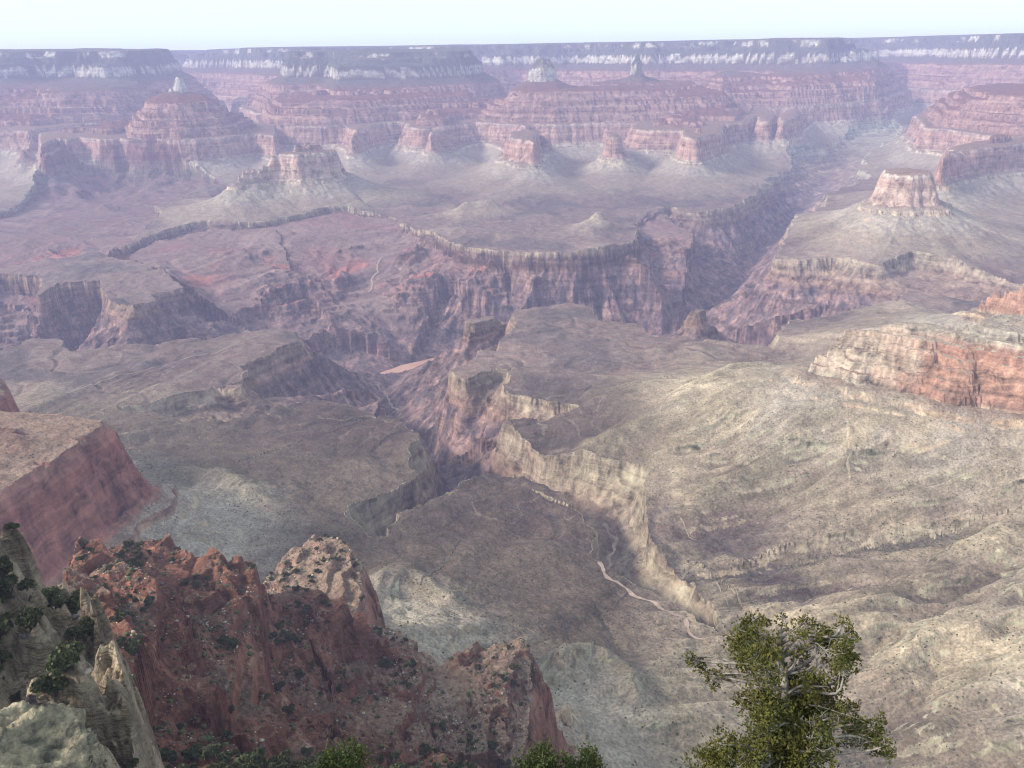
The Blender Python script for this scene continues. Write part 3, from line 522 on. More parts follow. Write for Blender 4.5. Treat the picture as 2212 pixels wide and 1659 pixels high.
def new_mat(name):
    m = bpy.data.materials.new(name); m.use_nodes = True; t = m.node_tree
    return m, t, t.nodes['Principled BSDF']
def ND(t, kind, **kw):
    n = t.nodes.new('ShaderNode' + kind)
    for k, v in kw.items():
        if k == 'op': n.operation = v
        elif k == 'blend': n.blend_type = v
        elif k == 'attr': n.attribute_name = v
        else: n.inputs[k].default_value = v
    return n
def ground_material():
    m, t, b = new_mat('canyon ground'); Lk = t.links.new
    tc = ND(t, 'TexCoord'); sep = ND(t, 'SeparateXYZ'); Lk(tc.outputs['Object'], sep.inputs[0])
    at_s = ND(t, 'Attribute', attr='bed'); at_c = ND(t, 'Attribute', attr='cover_colour'); at_w = ND(t, 'Attribute', attr='cover')
    # wavy bed height
    n1 = ND(t, 'TexNoise'); n1.inputs['Scale'].default_value = 0.012; n1.inputs['Detail'].default_value = 5; Lk(tc.outputs['Object'], n1.inputs['Vector'])
    w1 = ND(t, 'Math', op='MULTIPLY_ADD'); w1.inputs[1].default_value = 26; Lk(n1.outputs['Fac'], w1.inputs[0]); Lk(at_s.outputs['Fac'], w1.inputs[2])
    mr = ND(t, 'MapRange'); mr.inputs['From Min'].default_value = -1487; mr.inputs['From Max'].default_value = 73; Lk(w1.outputs[0], mr.inputs['Value'])
    rp = ND(t, 'ValToRGB'); Lk(mr.outputs[0], rp.inputs[0])
    stops = [(-1500, (.115, .085, .08)), (-1090, (.15, .10, .09)), (-1066, (.17, .11, .085)), (-1050, (.25, .165, .12)), (-1034, (.16, .11, .085)), (-1016, (.25, .18, .13)), (-1002, (.17, .12, .09)), (-988, (.24, .185, .135)),
             (-845, (.28, .26, .18)), (-830, (.32, .25, .17)), (-770, (.34, .25, .18)), (-755, (.27, .155, .115)), (-690, (.32, .185, .135)), (-640, (.28, .15, .11)), (-600, (.32, .22, .17)), (-590, (.22, .115, .085)), (-530, (.26, .145, .105)), (-500, (.20, .10, .075)),
             (-450, (.27, .155, .115)), (-420, (.20, .10, .075)), (-380, (.25, .14, .105)), (-262, (.21, .10, .075)), (-252, (.32, .26, .21)), (-150, (.34, .29, .235)), (-120, (.36, .31, .24)), (-60, (.46, .41, .33)), (0, (.42, .38, .31))]
    el = rp.color_ramp.elements
    for i, (s_, c_) in enumerate(stops):
        p_ = (s_ + 1500) / 1560
        e_ = el[i] if i < 2 else el.new(p_)
        e_.position = p_; e_.color = (*c_, 1)
    # thin beds
    mp = ND(t, 'Mapping'); mp.inputs['Scale'].default_value = (.0035, .0035, .11); wq = ND(t, 'VectorMath', op='MULTIPLY_ADD'); nq = ND(t, 'TexNoise'); nq.inputs['Scale'].default_value = .022; nq.inputs['Detail'].default_value = 4; Lk(tc.outputs['Object'], nq.inputs['Vector'])
    wq.inputs[1].default_value = (70, 70, 26); Lk(nq.outputs['Color'], wq.inputs[0]); Lk(tc.outputs['Object'], wq.inputs[2]); Lk(wq.outputs[0], mp.inputs['Vector'])
    n2 = ND(t, 'TexNoise'); n2.inputs['Scale'].default_value = .45; n2.inputs['Detail'].default_value = 6; n2.inputs['Roughness'].default_value = .75; Lk(mp.outputs[0], n2.inputs['Vector'])
    # stains that run down
    mp3 = ND(t, 'Mapping'); mp3.inputs['Scale'].default_value = (.05, .05, .006); Lk(wq.outputs[0], mp3.inputs['Vector'])
    n3 = ND(t, 'TexNoise'); n3.inputs['Scale'].default_value = 1; n3.inputs['Detail'].default_value = 5; n3.inputs['Roughness'].default_value = .65; Lk(mp3.outputs[0], n3.inputs['Vector'])
    ad = ND(t, 'Math', op='ADD'); Lk(n2.outputs['Fac'], ad.inputs[0]); Lk(n3.outputs['Fac'], ad.inputs[1])
    nr = ND(t, 'TexNoise'); nr.inputs['Scale'].default_value = .016; nr.inputs['Detail'].default_value = 6; nr.inputs['Roughness'].default_value = .62; Lk(tc.outputs['Object'], nr.inputs['Vector'])
    ad2 = ND(t, 'Math', op='MULTIPLY_ADD'); ad2.inputs[1].default_value = .9; Lk(nr.outputs['Fac'], ad2.inputs[0]); Lk(ad.outputs[0], ad2.inputs[2]); ad3 = ND(t, 'Math', op='SUBTRACT'); ad3.inputs[1].default_value = .45; Lk(ad2.outputs[0], ad3.inputs[0]); ad = ad3
    br = ND(t, 'MapRange'); br.inputs['From Min'].default_value = .7; br.inputs['From Max'].default_value = 1.3; br.inputs['To Min'].default_value = .22; br.inputs['To Max'].default_value = 1.8; Lk(ad.outputs[0], br.inputs['Value'])
    at_t = ND(t, 'Attribute', attr='rock_tint')
    # streaked schist with pink dykes, below the bench
    wp = ND(t, 'VectorMath', op='MULTIPLY_ADD'); wp.inputs[1].default_value = (90, 90, 90); Lk(n1.outputs['Color'], wp.inputs[0]); Lk(tc.outputs['Object'], wp.inputs[2])
    mp7 = ND(t, 'Mapping'); mp7.inputs['Scale'].default_value = (.018, .018, .0045); Lk(wp.outputs[0], mp7.inputs['Vector'])
    n7 = ND(t, 'TexNoise'); n7.inputs['Scale'].default_value = 1; n7.inputs['Detail'].default_value = 7; n7.inputs['Roughness'].default_value = .68; Lk(mp7.outputs[0], n7.inputs['Vector'])
    r7 = ND(t, 'ValToRGB'); e7 = r7.color_ramp.elements
    e7[0].position = .36; e7[0].color = (.055, .05, .055, 1); e7[1].position = .68; e7[1].color = (.30, .19, .155, 1); x7 = e7.new(.5); x7.color = (.135, .09, .085, 1); Lk(n7.outputs['Fac'], r7.inputs[0])
    sm = ND(t, 'MapRange'); sm.inputs['From Min'].default_value = -1045; sm.inputs['From Max'].default_value = -1075; Lk(w1.outputs[0], sm.inputs['Value'])
    smx = ND(t, 'MixRGB'); Lk(sm.outputs[0], smx.inputs[0]); Lk(rp.outputs[0], smx.inputs[1]); Lk(r7.outputs[0], smx.inputs[2])
    tm = ND(t, 'MixRGB', blend='MULTIPLY'); tm.inputs[0].default_value = 1; Lk(smx.outputs[0], tm.inputs[1]); Lk(at_t.outputs['Color'], tm.inputs[2])
    n8 = ND(t, 'TexNoise'); n8.inputs['Scale'].default_value = .7; n8.inputs['Detail'].default_value = 6; n8.inputs['Roughness'].default_value = .7; Lk(tc.outputs['Object'], n8.inputs['Vector'])
    r8 = ND(t, 'MapRange'); r8.inputs['From Min'].default_value = .3; r8.inputs['From Max'].default_value = .7; r8.inputs['To Min'].default_value = .7; r8.inputs['To Max'].default_value = 1.25; Lk(n8.outputs['Fac'], r8.inputs['Value'])
    tm8 = ND(t, 'VectorMath', op='SCALE'); Lk(tm.outputs[0], tm8.inputs[0]); Lk(r8.outputs[0], tm8.inputs['Scale']); tm = tm8
    rock = ND(t, 'VectorMath', op='SCALE'); Lk(tm.outputs[0], rock.inputs[0]); Lk(br.outputs[0], rock.inputs['Scale'])
    # loose cover: speckled with scrub and stones
    n4 = ND(t, 'TexNoise'); n4.inputs['Scale'].default_value = .22; n4.inputs['Detail'].default_value = 3; n4.inputs['Roughness'].default_value = .6; Lk(tc.outputs['Object'], n4.inputs['Vector'])
    n5 = ND(t, 'TexNoise'); n5.inputs['Scale'].default_value = .03; n5.inputs['Detail'].default_value = 6; n5.inputs['Roughness'].default_value = .7; Lk(tc.outputs['Object'], n5.inputs['Vector'])
    r4 = ND(t, 'MapRange'); r4.inputs['From Min'].default_value = .36; r4.inputs['From Max'].default_value = .62; r4.inputs['To Min'].default_value = .7; r4.inputs['To Max'].default_value = 1.22; Lk(n4.outputs['Fac'], r4.inputs['Value'])
    r5 = ND(t, 'MapRange'); r5.inputs['From Min'].default_value = .3; r5.inputs['From Max'].default_value = .7; r5.inputs['To Min'].default_value = .62; r5.inputs['To Max'].default_value = 1.36; Lk(n5.outputs['Fac'], r5.inputs['Value'])
    mm = ND(t, 'Math', op='MULTIPLY'); Lk(r4.outputs[0], mm.inputs[0]); Lk(r5.outputs[0], mm.inputs[1])
    cov = ND(t, 'VectorMath', op='SCALE'); Lk(at_c.outputs['Color'], cov.inputs[0]); Lk(mm.outputs[0], cov.inputs['Scale'])
    wv = ND(t, 'Math', op='ADD'); Lk(at_w.outputs['Fac'], wv.inputs[0]); 
    nb = ND(t, 'MapRange'); nb.inputs['From Min'].default_value = .3; nb.inputs['From Max'].default_value = .7; nb.inputs['To Min'].default_value = -.3; nb.inputs['To Max'].default_value = .3; Lk(n5.outputs['Fac'], nb.inputs['Value']); Lk(nb.outputs[0], wv.inputs[1])
    ws = ND(t, 'MapRange'); ws.inputs['From Min'].default_value = .25; ws.inputs['From Max'].default_value = .75; Lk(wv.outputs[0], ws.inputs['Value'])
    mx_ = ND(t, 'MixRGB'); Lk(ws.outputs[0], mx_.inputs[0]); Lk(rock.outputs[0], mx_.inputs[1]); Lk(cov.outputs[0], mx_.inputs[2])
    Lk(mx_.outputs[0], b.inputs['Base Color']); b.inputs['Roughness'].default_value = 1.0; b.inputs['Specular IOR Level'].default_value = 0.05
    n6 = ND(t, 'TexNoise'); n6.inputs['Scale'].default_value = .09; n6.inputs['Detail'].default_value = 7; n6.inputs['Roughness'].default_value = .65; Lk(tc.outputs['Object'], n6.inputs['Vector'])
    hh = ND(t, 'Math', op='MULTIPLY_ADD'); hh.inputs[1].default_value = 1.0; Lk(n2.outputs['Fac'], hh.inputs[0]); Lk(n6.outputs['Fac'], hh.inputs[2])
    bp = ND(t, 'Bump'); bp.inputs['Strength'].default_value = .9; bp.inputs['Distance'].default_value = 7.0; Lk(hh.outputs[0], bp.inputs['Height'])
    Lk(bp.outputs[0], b.inputs['Normal'])
    return m
M_GROUND = ground_material()

# ------------------------------------------------------------------ cut the ground into its landforms
fid = FIDF; _ = FID[np.clip(np.round(fi).astype(int), 0, len(ci) - 1)][:, np.clip(np.round(fj).astype(int), 0, len(cj) - 1)]
BED = (S + 55 * gm * sst(2500, 2000, RR)[:, None] + 0.0).astype(np.float32)
REG = []; names = []
reg = np.full(Z.shape, -1, np.int16)
def region(name, mask):
    names.append(name); reg[mask & (reg < 0)] = len(names) - 1
rr = np.hypot(X, Y)
region('gorge', gm)
region('plateau', (tonto > 0.45) & (rr < 4300))
region('plateau', (tonto > 0.45))
groups = {}
for k, f_ in enumerate(FEATS): groups.setdefault(f_[0], []).append(k)
for nm in ('canyon_slope', 'promontory', 'cliff', 'canyon_wall', 'canyon_rim'):
    region(nm, np.isin(fid, groups[nm]))
for nm in ('butte', 'temple', 'mesa', 'plateau'):
    for k in groups[nm]: region({'temple': 'butte'}.get(nm, nm), fid == k)
region('canyon_slope', reg < 0)
def grid_mesh(name, fmask):
    ii, jj = np.nonzero(fmask)
    if len(ii) < 40: return None
    v = np.stack([ii * NA + jj, ii * NA + jj + 1, (ii + 1) * NA + jj + 1, (ii + 1) * NA + jj], 1)
    us, inv = np.unique(v, return_inverse=True); inv = inv.reshape(v.shape)
    me = bpy.data.meshes.new(name)
    co = np.stack([X.ravel()[us], Y.ravel()[us], Z.ravel()[us]], 1).astype(np.float32)
    me.vertices.add(len(us)); me.vertices.foreach_set('co', co.ravel())
    nf = len(v); me.loops.add(nf * 4); me.loops.foreach_set('vertex_index', inv[:, ::-1].astype(np.int32).ravel())
    me.polygons.add(nf); me.polygons.foreach_set('loop_start', np.arange(0, nf * 4, 4, dtype=np.int32))
    me.polygons.foreach_set('use_smooth', np.zeros(nf, bool))
    me.update(calc_edges=True)
    at = me.attributes.new('bed', 'FLOAT', 'POINT'); at.data.foreach_set('value', BED.ravel()[us].astype(np.float32))
    at = me.attributes.new('cover', 'FLOAT', 'POINT'); at.data.foreach_set('value', COVER.ravel()[us].astype(np.float32))
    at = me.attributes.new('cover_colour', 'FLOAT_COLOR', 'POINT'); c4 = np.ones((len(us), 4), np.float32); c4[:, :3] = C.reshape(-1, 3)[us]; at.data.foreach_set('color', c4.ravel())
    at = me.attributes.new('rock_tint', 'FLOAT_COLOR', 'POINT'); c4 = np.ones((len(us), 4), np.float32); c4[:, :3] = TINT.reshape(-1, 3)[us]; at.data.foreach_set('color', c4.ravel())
    me.materials.append(M_GROUND)
    o = bpy.data.objects.new(name, me); col.objects.link(o); o['kind'] = 'structure'
    return o
fr = reg[:-1, :-1]
small = []
for k, nm in enumerate(names):
    m = fr == k
    if m.any(): grid_mesh(nm, m)

# ------------------------------------------------------------------ haze
def haze():
    x0, x1, y0, y1, z0, z1 = -13000, 13000, -300, 17200, -1500, 360
    v = [(x, y, z) for z in (z0, z1) for y in (y0, y1) for x in (x0, x1)]
    f = [(0, 2, 3, 1), (4, 5, 7, 6), (0, 1, 5, 4), (2, 6, 7, 3), (0, 4, 6, 2), (1, 3, 7, 5)]
    me = bpy.data.meshes.new('haze'); me.from_pydata(v, [], f); o = bpy.data.objects.new('haze', me); col.objects.link(o); o['kind'] = 'stuff'
    m = bpy.data.materials.new('haze'); m.use_nodes = True; t = m.node_tree; t.nodes.clear()
    out = t.nodes.new('ShaderNodeOutputMaterial'); pv = t.nodes.new('ShaderNodeVolumePrincipled')
    pv.inputs['Color'].default_value = (.60, .58, .95, 1); pv.inputs['Density'].default_value = 5.4e-5; pv.inputs['Anisotropy'].default_value = 0.0
    t.links.new(pv.outputs[0], out.inputs['Volume'])
    try: m.cycles.homogeneous_volume = True
    except Exception: pass
    me.materials.append(m)
haze()

# ------------------------------------------------------------------ helpers for things standing on the ground
def hit(u, v, rmin=60.0):
    d = ray(u, v); h = math.hypot(d[0], d[1]); j_ = int(round(float(np.interp(math.atan2(d[0], d[1]), AZ, np.arange(NA)))))
    zr = RR * (d[2] / h); k_ = np.nonzero((Z[:, j_] >= zr) & (RR > rmin))[0]
    if len(k_) == 0: return None
    i_ = k_[0]; a0, a1 = Z[i_ - 1, j_] - zr[i_ - 1], Z[i_, j_] - zr[i_]; r = RR[i_ - 1] + (RR[i_] - RR[i_ - 1]) * (-a0) / max(a1 - a0, 1e-6)
    return (d[0] / h * r, d[1] / h * r)
def simple_mat(name, c1, c2, scale, detail=4, rough=1.0, rnd=0.0, bump=0.0, bscale=None, c3=None):
    m, t, b = new_mat(name); Lk = t.links.new
    tc = ND(t, 'TexCoord'); n = ND(t, 'TexNoise'); n.inputs['Scale'].default_value = scale; n.inputs['Detail'].default_value = detail; n.inputs['Roughness'].default_value = .65
    Lk(tc.outputs['Object'], n.inputs['Vector'])
    r = ND(t, 'ValToRGB'); r.color_ramp.elements[0].position = .38; r.color_ramp.elements[0].color = (*c1, 1); r.color_ramp.elements[1].position = .62; r.color_ramp.elements[1].color = (*c2, 1)
    if c3: x = r.color_ramp.elements.new(.72); x.color = (*c3, 1)
    Lk(n.outputs['Fac'], r.inputs[0]); last = r.outputs[0]
    if rnd:
        oi = ND(t, 'ObjectInfo'); mr = ND(t, 'MapRange'); mr.inputs['To Min'].default_value = 1 - rnd; mr.inputs['To Max'].default_value = 1 + rnd; Lk(oi.outputs['Random'], mr.inputs['Value'])
        sc_ = ND(t, 'VectorMath', op='SCALE'); Lk(last, sc_.inputs[0]); Lk(mr.outputs[0], sc_.inputs['Scale']); last = sc_.outputs[0]
    Lk(last, b.inputs['Base Color']); b.inputs['Roughness'].default_value = rough; b.inputs['Specular IOR Level'].default_value = 0.1
    if bump:
        n2 = ND(t, 'TexNoise'); n2.inputs['Scale'].default_value = bscale or scale * 2; n2.inputs['Detail'].default_value = 6; Lk(tc.outputs['Object'], n2.inputs['Vector'])
        bp = ND(t, 'Bump'); bp.inputs['Strength'].default_value = 1; bp.inputs['Distance'].default_value = bump; Lk(n2.outputs['Fac'], bp.inputs['Height']); Lk(bp.outputs[0], b.inputs['Normal'])
    return m
M_LEAF = simple_mat('juniper leaves', (.042, .050, .026), (.085, .092, .045), 1.2, rnd=.25)
M_LEAF_NEAR = simple_mat('olive juniper sprays', (.056, .060, .018), (.105, .099, .028), 1.6)  # yellow-green leaf colour of the near juniper
M_DRY = simple_mat('leafless grey scrub', (.085, .072, .078), (.15, .125, .125), 1.5, rnd=.2)
M_BARK = simple_mat('grey bark', (.11, .095, .085), (.27, .24, .215), 9, bump=.01)
M_DARKBARK = simple_mat('dark bark', (.05, .04, .035), (.11, .09, .08), 9)
M_LIME = simple_mat('lichened limestone', (.075, .07, .062), (.33, .275, .195), 11, detail=12, bump=.03, bscale=26, c3=(.54, .47, .36))
M_PALE = simple_mat('pale stone', (.34, .27, .21), (.50, .43, .35), .5, detail=6, rnd=.25)
M_SAND = simple_mat('wash sand', (.25, .18, .14), (.37, .275, .215), .09, detail=5)
M_TRAIL = simple_mat('trail dust', (.22, .18, .14), (.32, .265, .205), .05, detail=4)
M_RIVER = simple_mat('silty water', (.36, .20, .155), (.42, .25, .19), .01, detail=3, rough=.35)
def add_mesh(name, v, f, mat, parent=None, smooth=False):
    me = bpy.data.meshes.new(name); v = np.asarray(v, np.float32)
    if isinstance(f, np.ndarray) and f.ndim == 2:
        n, k = f.shape
        me.vertices.add(len(v)); me.vertices.foreach_set('co', v.ravel()); me.loops.add(n * k); me.loops.foreach_set('vertex_index', f.astype(np.int32).ravel())
        me.polygons.add(n); me.polygons.foreach_set('loop_start', np.arange(0, n * k, k, dtype=np.int32))
        if smooth: me.polygons.foreach_set('use_smooth', np.ones(n, bool))
        me.update(calc_edges=True)
    else:
        me.from_pydata([tuple(p) for p in v], [], f)
        if smooth: me.polygons.foreach_set('use_smooth', np.ones(len(me.polygons), bool))
    me.materials.append(mat); o = bpy.data.objects.new(name, me); col.objects.link(o)
    if parent: o.parent = parent
    return o
def thing(name, label, cat, loc, group=None):
    o = bpy.data.objects.new(name, None); col.objects.link(o); o.location = loc; o.empty_display_size = .5
    o['label'] = label; o['category'] = cat
    if group: o['group'] = group
    return o

# ------------------------------------------------------------------ river, washes, trail: strips lying on the ground
def strip(name, pts, w, mat, lift=1.2, z=None, step=9.0, wob=0.25):
    P = [np.array(p) for p in pts if p is not None]; L_ = []
    for a_, b_ in zip(P[:-1], P[1:]):
        n = max(1, int(np.linalg.norm(b_ - a_) / step)); L_ += [a_ + (b_ - a_) * k_ / n for k_ in range(n)]
    L_.append(P[-1]); L_ = np.array(L_)
    for _ in range(6): L_[1:-1] = .25 * L_[:-2] + .5 * L_[1:-1] + .25 * L_[2:]
    T_ = np.gradient(L_, axis=0); T_ /= np.linalg.norm(T_, axis=1)[:, None] + 1e-9; N_ = np.stack([-T_[:, 1], T_[:, 0]], 1)
    v = []; 
    for k_, (p, n) in enumerate(zip(L_, N_)):
        ww = w * (1 + wob * math.sin(k_ * 1.7) * math.cos(k_ * .61)); off = wob * w * math.sin(k_ * .9)
        for t_ in (-.5, -.17, .17, .5):
            q = p + n * (ww * t_ + off); zz = z if z is not None else height(q[0], q[1]) + lift
            v.append((q[0], q[1], zz))
    f = [(4 * k_ + c, 4 * k_ + c + 1, 4 * k_ + c + 5, 4 * k_ + c + 4) for k_ in range(len(L_) - 1) for c in range(3)]
    o = add_mesh(name, v, f, mat, smooth=True); o['kind'] = 'structure'; return o
strip('river', [p for p, z in THAL[0]][1:-1], 84, M_RIVER, z=-1428.6, step=40, wob=.08)
def hits(uv): return [hit(u, v) for u, v in uv]
strip('dry_wash', hits([(1302, 1132), (1314, 1147), (1336, 1174), (1322, 1188), (1319, 1201), (1300, 1217), (1292, 1232), (1316, 1249), (1356, 1275), (1393, 1297), (1437, 1319), (1478, 1342), (1515, 1385)]), 8, M_SAND, wob=.55)
strip('dry_wash', hits([(822, 558), (814, 578), (817, 589), (802, 602), (805, 616), (797, 632)]), 9, M_SAND, lift=3)
strip('dry_wash', hits([(814, 831), (830, 845), (838, 862), (845, 876), (861, 886)]), 7, M_SAND, lift=2)
strip('trail', hits([(44, 878), (135, 851), (236, 818), (381, 781), (472, 760), (539, 732), (600, 716)]), 4.5, M_TRAIL, step=14)
strip('trail', hits([(1427, 900), (1428, 872), (1450, 850), (1500, 838)]), 3, M_TRAIL)
strip('trail', hits([(1470, 1120), (1473, 1137), (1490, 1160), (1505, 1168)]), 2.4, M_TRAIL)
strip('trail', hits([(1548, 1258), (1562, 1285), (1575, 1312)]), 2.4, M_TRAIL)

# ------------------------------------------------------------------ what can be seen from the viewpoint (so that repeats are counted where they show)
E = Z / RR[:, None].astype(np.float32); RUN = np.maximum.accumulate(np.where(RR[:, None] > 3, E, -9), axis=0)
VIS = E >= RUN - 0.002
dirs = np.stack([X, Y, Z], -1) @ CM.astype(np.float32)      # into camera axes
U = CU + F_P * dirs[..., 0] / -dirs[..., 2]; V = CV - F_P * dirs[..., 1] / -dirs[..., 2]
VIS &= (dirs[..., 2] < 0) & (U > -20) & (U < 2232) & (V > 0) & (V < 1690)
CELL = (DR[:, None] * RR[:, None] * (AZ[1] - AZ[0])).astype(np.float32)
DENS = fbm(X, Y, 90, 4, 171)
def scatter(mask, per_m2, n_max=None, sd=0):
    g_ = np.random.default_rng(sd); p = CELL * per_m2 * mask
    ii, jj = np.nonzero(g_.random(p.shape, dtype=np.float32) < p)
    if n_max and len(ii) > n_max:
        k_ = g_.choice(len(ii), n_max, replace=False); ii, jj = ii[k_], jj[k_]
    fx, fy = g_.random(len(ii)) - .5, g_.random(len(ii)) - .5
    x_, y_ = X[ii, jj] + fx * DR[ii] * .8, Y[ii, jj] + fy * DR[ii] * .8
    return ii, jj, np.array([(a_, b_, height(a_, b_)) for a_, b_ in zip(x_, y_)])

# shrub shapes: a lumpy crown of many leaf faces on a short forked trunk
def shrub_meshes(seed, n, twiggy=False):
    g_ = np.random.default_rng(seed); lobes = [(g_.normal(0, .26, 2), g_.uniform(.35, .75), g_.uniform(.22, .36)) for _ in range(7)]
    v, f = [], []
    for q in range(n):
        (lx, ly), lz, lr = lobes[g_.integers(len(lobes))]
        d = g_.normal(size=3); d /= np.linalg.norm(d); d[2] = abs(d[2]) * .9 - .25
        p = np.array([lx, ly, lz]) + d * lr * g_.uniform(.55, 1.05)
        a_, b_ = g_.normal(size=3), g_.normal(size=3); a_ /= np.linalg.norm(a_); b_ -= a_ * a_.dot(b_); b_ /= np.linalg.norm(b_)
        s1, s2 = g_.uniform(.07, .15), g_.uniform(.04, .09)
        if twiggy: s1, s2 = g_.uniform(.12, .22), .022
        k_ = len(v); v += [p - a_ * s1, p + b_ * s2, p + a_ * s1, p - b_ * s2]; f.append((k_, k_ + 1, k_ + 2, k_ + 3))
    tv, tf = [], []
    for q in range(3):
        e_ = np.array([g_.normal(0, .16), g_.normal(0, .16), .55]); 
        for (p, r_) in ((np.array([0, 0, -.12]), .05), (e_ * .5 + g_.normal(0, .02, 3), .035), (e_, .015)):
            for c in range(5): tv.append(p + r_ * np.array([math.cos(c * 1.2566), math.sin(c * 1.2566), 0]))
        k_ = q * 15
        for l_ in range(2):
            for c in range(5): tf.append((k_ + l_ * 5 + c, k_ + l_ * 5 + (c + 1) % 5, k_ + l_ * 5 + 5 + (c + 1) % 5, k_ + l_ * 5 + 5 + c))
    return np.array(v), f, np.array(tv), tf
SHRUBS = []
for q in range(7):
    tw = q >= 5
    v, f, tv, tf = shrub_meshes(300 + q, 900 if tw else 1500, tw)
    crown = bpy.data.meshes.new('crown'); crown.from_pydata([tuple(p) for p in v], [], f); crown.materials.append(M_DRY if tw else M_LEAF)
    trunk = bpy.data.meshes.new('trunk'); trunk.from_pydata([tuple(p) for p in tv], [], tf); trunk.materials.append(M_DARKBARK)
    SHRUBS.append((crown, trunk))
def plant(name, label, cat, group, loc, size, kind, tall=1.0):
    o = thing(name, label, cat, tuple(loc), group); o.rotation_euler = (0, 0, random.uniform(0, 6.28)); o.scale = (size, size, size * tall)
    for nm_, me in zip(('crown', 'trunk'), SHRUBS[kind]):
        c = bpy.data.objects.new(nm_, me); col.objects.link(c); c.parent = o
    return o
# blobs for scrub beyond counting (each a small faceted bush)
_ico = bpy.data.meshes.new('tmp')
import bmesh
bm = bmesh.new(); bmesh.ops.create_icosphere(bm, subdivisions=1, radius=1); ICO_V = np.array([q.co for q in bm.verts]); ICO_F = np.array([[w_.index for w_ in q.verts] for q in bm.faces]); bm.free()
def blob_field(name, pts, sizes, mat, flat=.75, seed=5):
    g_ = np.random.default_rng(seed); n = len(pts); k_ = len(ICO_V)
    v = ICO_V[None] * g_.uniform(.6, 1.25, (n, k_, 1)) * np.asarray(sizes)[:, None, None] * np.array([1, 1, flat]); v = v + np.asarray(pts)[:, None, :] + np.array([0, 0, .25]) * np.asarray(sizes)[:, None, None]
    f = (ICO_F[None] + (np.arange(n) * k_)[:, None, None]).reshape(-1, 3)
    o = add_mesh(name, v.reshape(-1, 3), f, mat); o['kind'] = 'stuff'; return o

south = (~gm) & VIS
shoulder = south & (RR[:, None] < 400) & (RR[:, None] > 120) & (SL < 1.9) & (S > -175)
redzone = south & (S > -640) & (RR[:, None] > 270) & (RR[:, None] < 1250) & (SL < 2.0) & (np.arctan2(X, Y) < .12)
ledge_dens = np.clip(.55 + 1.1 * DENS, .12, 2)
n_ind = 0
ii, jj, pts = scatter(shoulder * (.5 + .5 * ledge_dens), .075, 90, 1)
for p in pts:
    tw = random.random() < .2
    plant('grey_shrub' if tw else 'juniper_tree', 'leafless grey purple shrub on the pale limestone shoulder at lower left' if tw else 'dark green bushy juniper on the pale limestone shoulder at lower left',
          'shrub' if tw else 'tree', 'grey shrubs on the limestone shoulder' if tw else 'junipers on the limestone shoulder', p, random.uniform(2.4, 4) if tw else random.choice((2.8, 3.6, 4.6, 6.2)), random.choice((5, 6)) if tw else random.randrange(5), 1.15)
ii, jj, pts = scatter(redzone * ledge_dens * (1 + 2.5 * sst(540, 400, RR)[:, None]), .026, 9000, 2)
order = np.argsort(np.hypot(pts[:, 0], pts[:, 1])); pts = pts[order]
sel_ = np.zeros(len(pts), bool); sel_[:60] = True; sel_[60 + np.random.default_rng(9).choice(max(len(pts) - 60, 1), min(150, max(len(pts) - 60, 0)), replace=False)] = True; pts = np.concatenate([pts[sel_], pts[~sel_]])
for p in pts[:210]:
    spur = math.atan2(p[0], p[1]) > -.085
    plant('juniper_shrub', 'round dark juniper bush on the red spur at bottom centre' if spur else 'round dark juniper bush on the broken red rock slopes at lower left',
          'shrub', 'junipers on the red spur' if spur else 'junipers on the broken red slopes', p, random.choice((3.8, 4.6, 5.4, 6.4, 7.8)) * random.uniform(.85, 1.15), random.randrange(5), 1.0)
rest = pts[210:]
print('scatter red', len(pts))
if len(rest): blob_field('distant_scrub', rest, np.minimum(rng.exponential(.6, len(rest)) + .8, 2.9), M_LEAF, .8, 6)
benchz = south & (S < -560) & (RR[:, None] > 700) & (RR[:, None] < 2600) & (SL < 1.4)
ii, jj, pts = scatter(benchz * np.clip(.35 + 1.3 * fbm(X, Y, 160, 4, 177, ridged=True) + .5 * slope_zone * (1 - tonto) + 4 * sst(-4, -14, rel), .03, 5), .0042, 14000, 3)
print('scatter bench', len(pts))
blob_field('bench_scrub', pts, rng.uniform(.7, 1.9, len(pts)), M_LEAF, .7, 7)
ii, jj, pts = scatter((redzone * .8 + shoulder * 3.5) * ledge_dens, .014, 5000, 12)
blob_field('grey_scrub', pts, np.minimum(rng.exponential(.5, len(pts)) + .5, 2.2), M_DRY, .7, 16)
# stones on the red slopes
ii, jj, pts = scatter(redzone * np.clip(.3 + 1.4 * DENS, 0, 2), .03, 8000, 4)
blob_field('loose_stones', pts, np.minimum(rng.exponential(.38, len(pts)) + .3, 2.6), M_PALE, .6, 8)
ii, jj, pts = scatter(shoulder, .03, 900, 5)
blob_field('loose_stones', pts, np.minimum(rng.exponential(.42, len(pts)) + .22, 2.4), M_PALE, .6, 9)

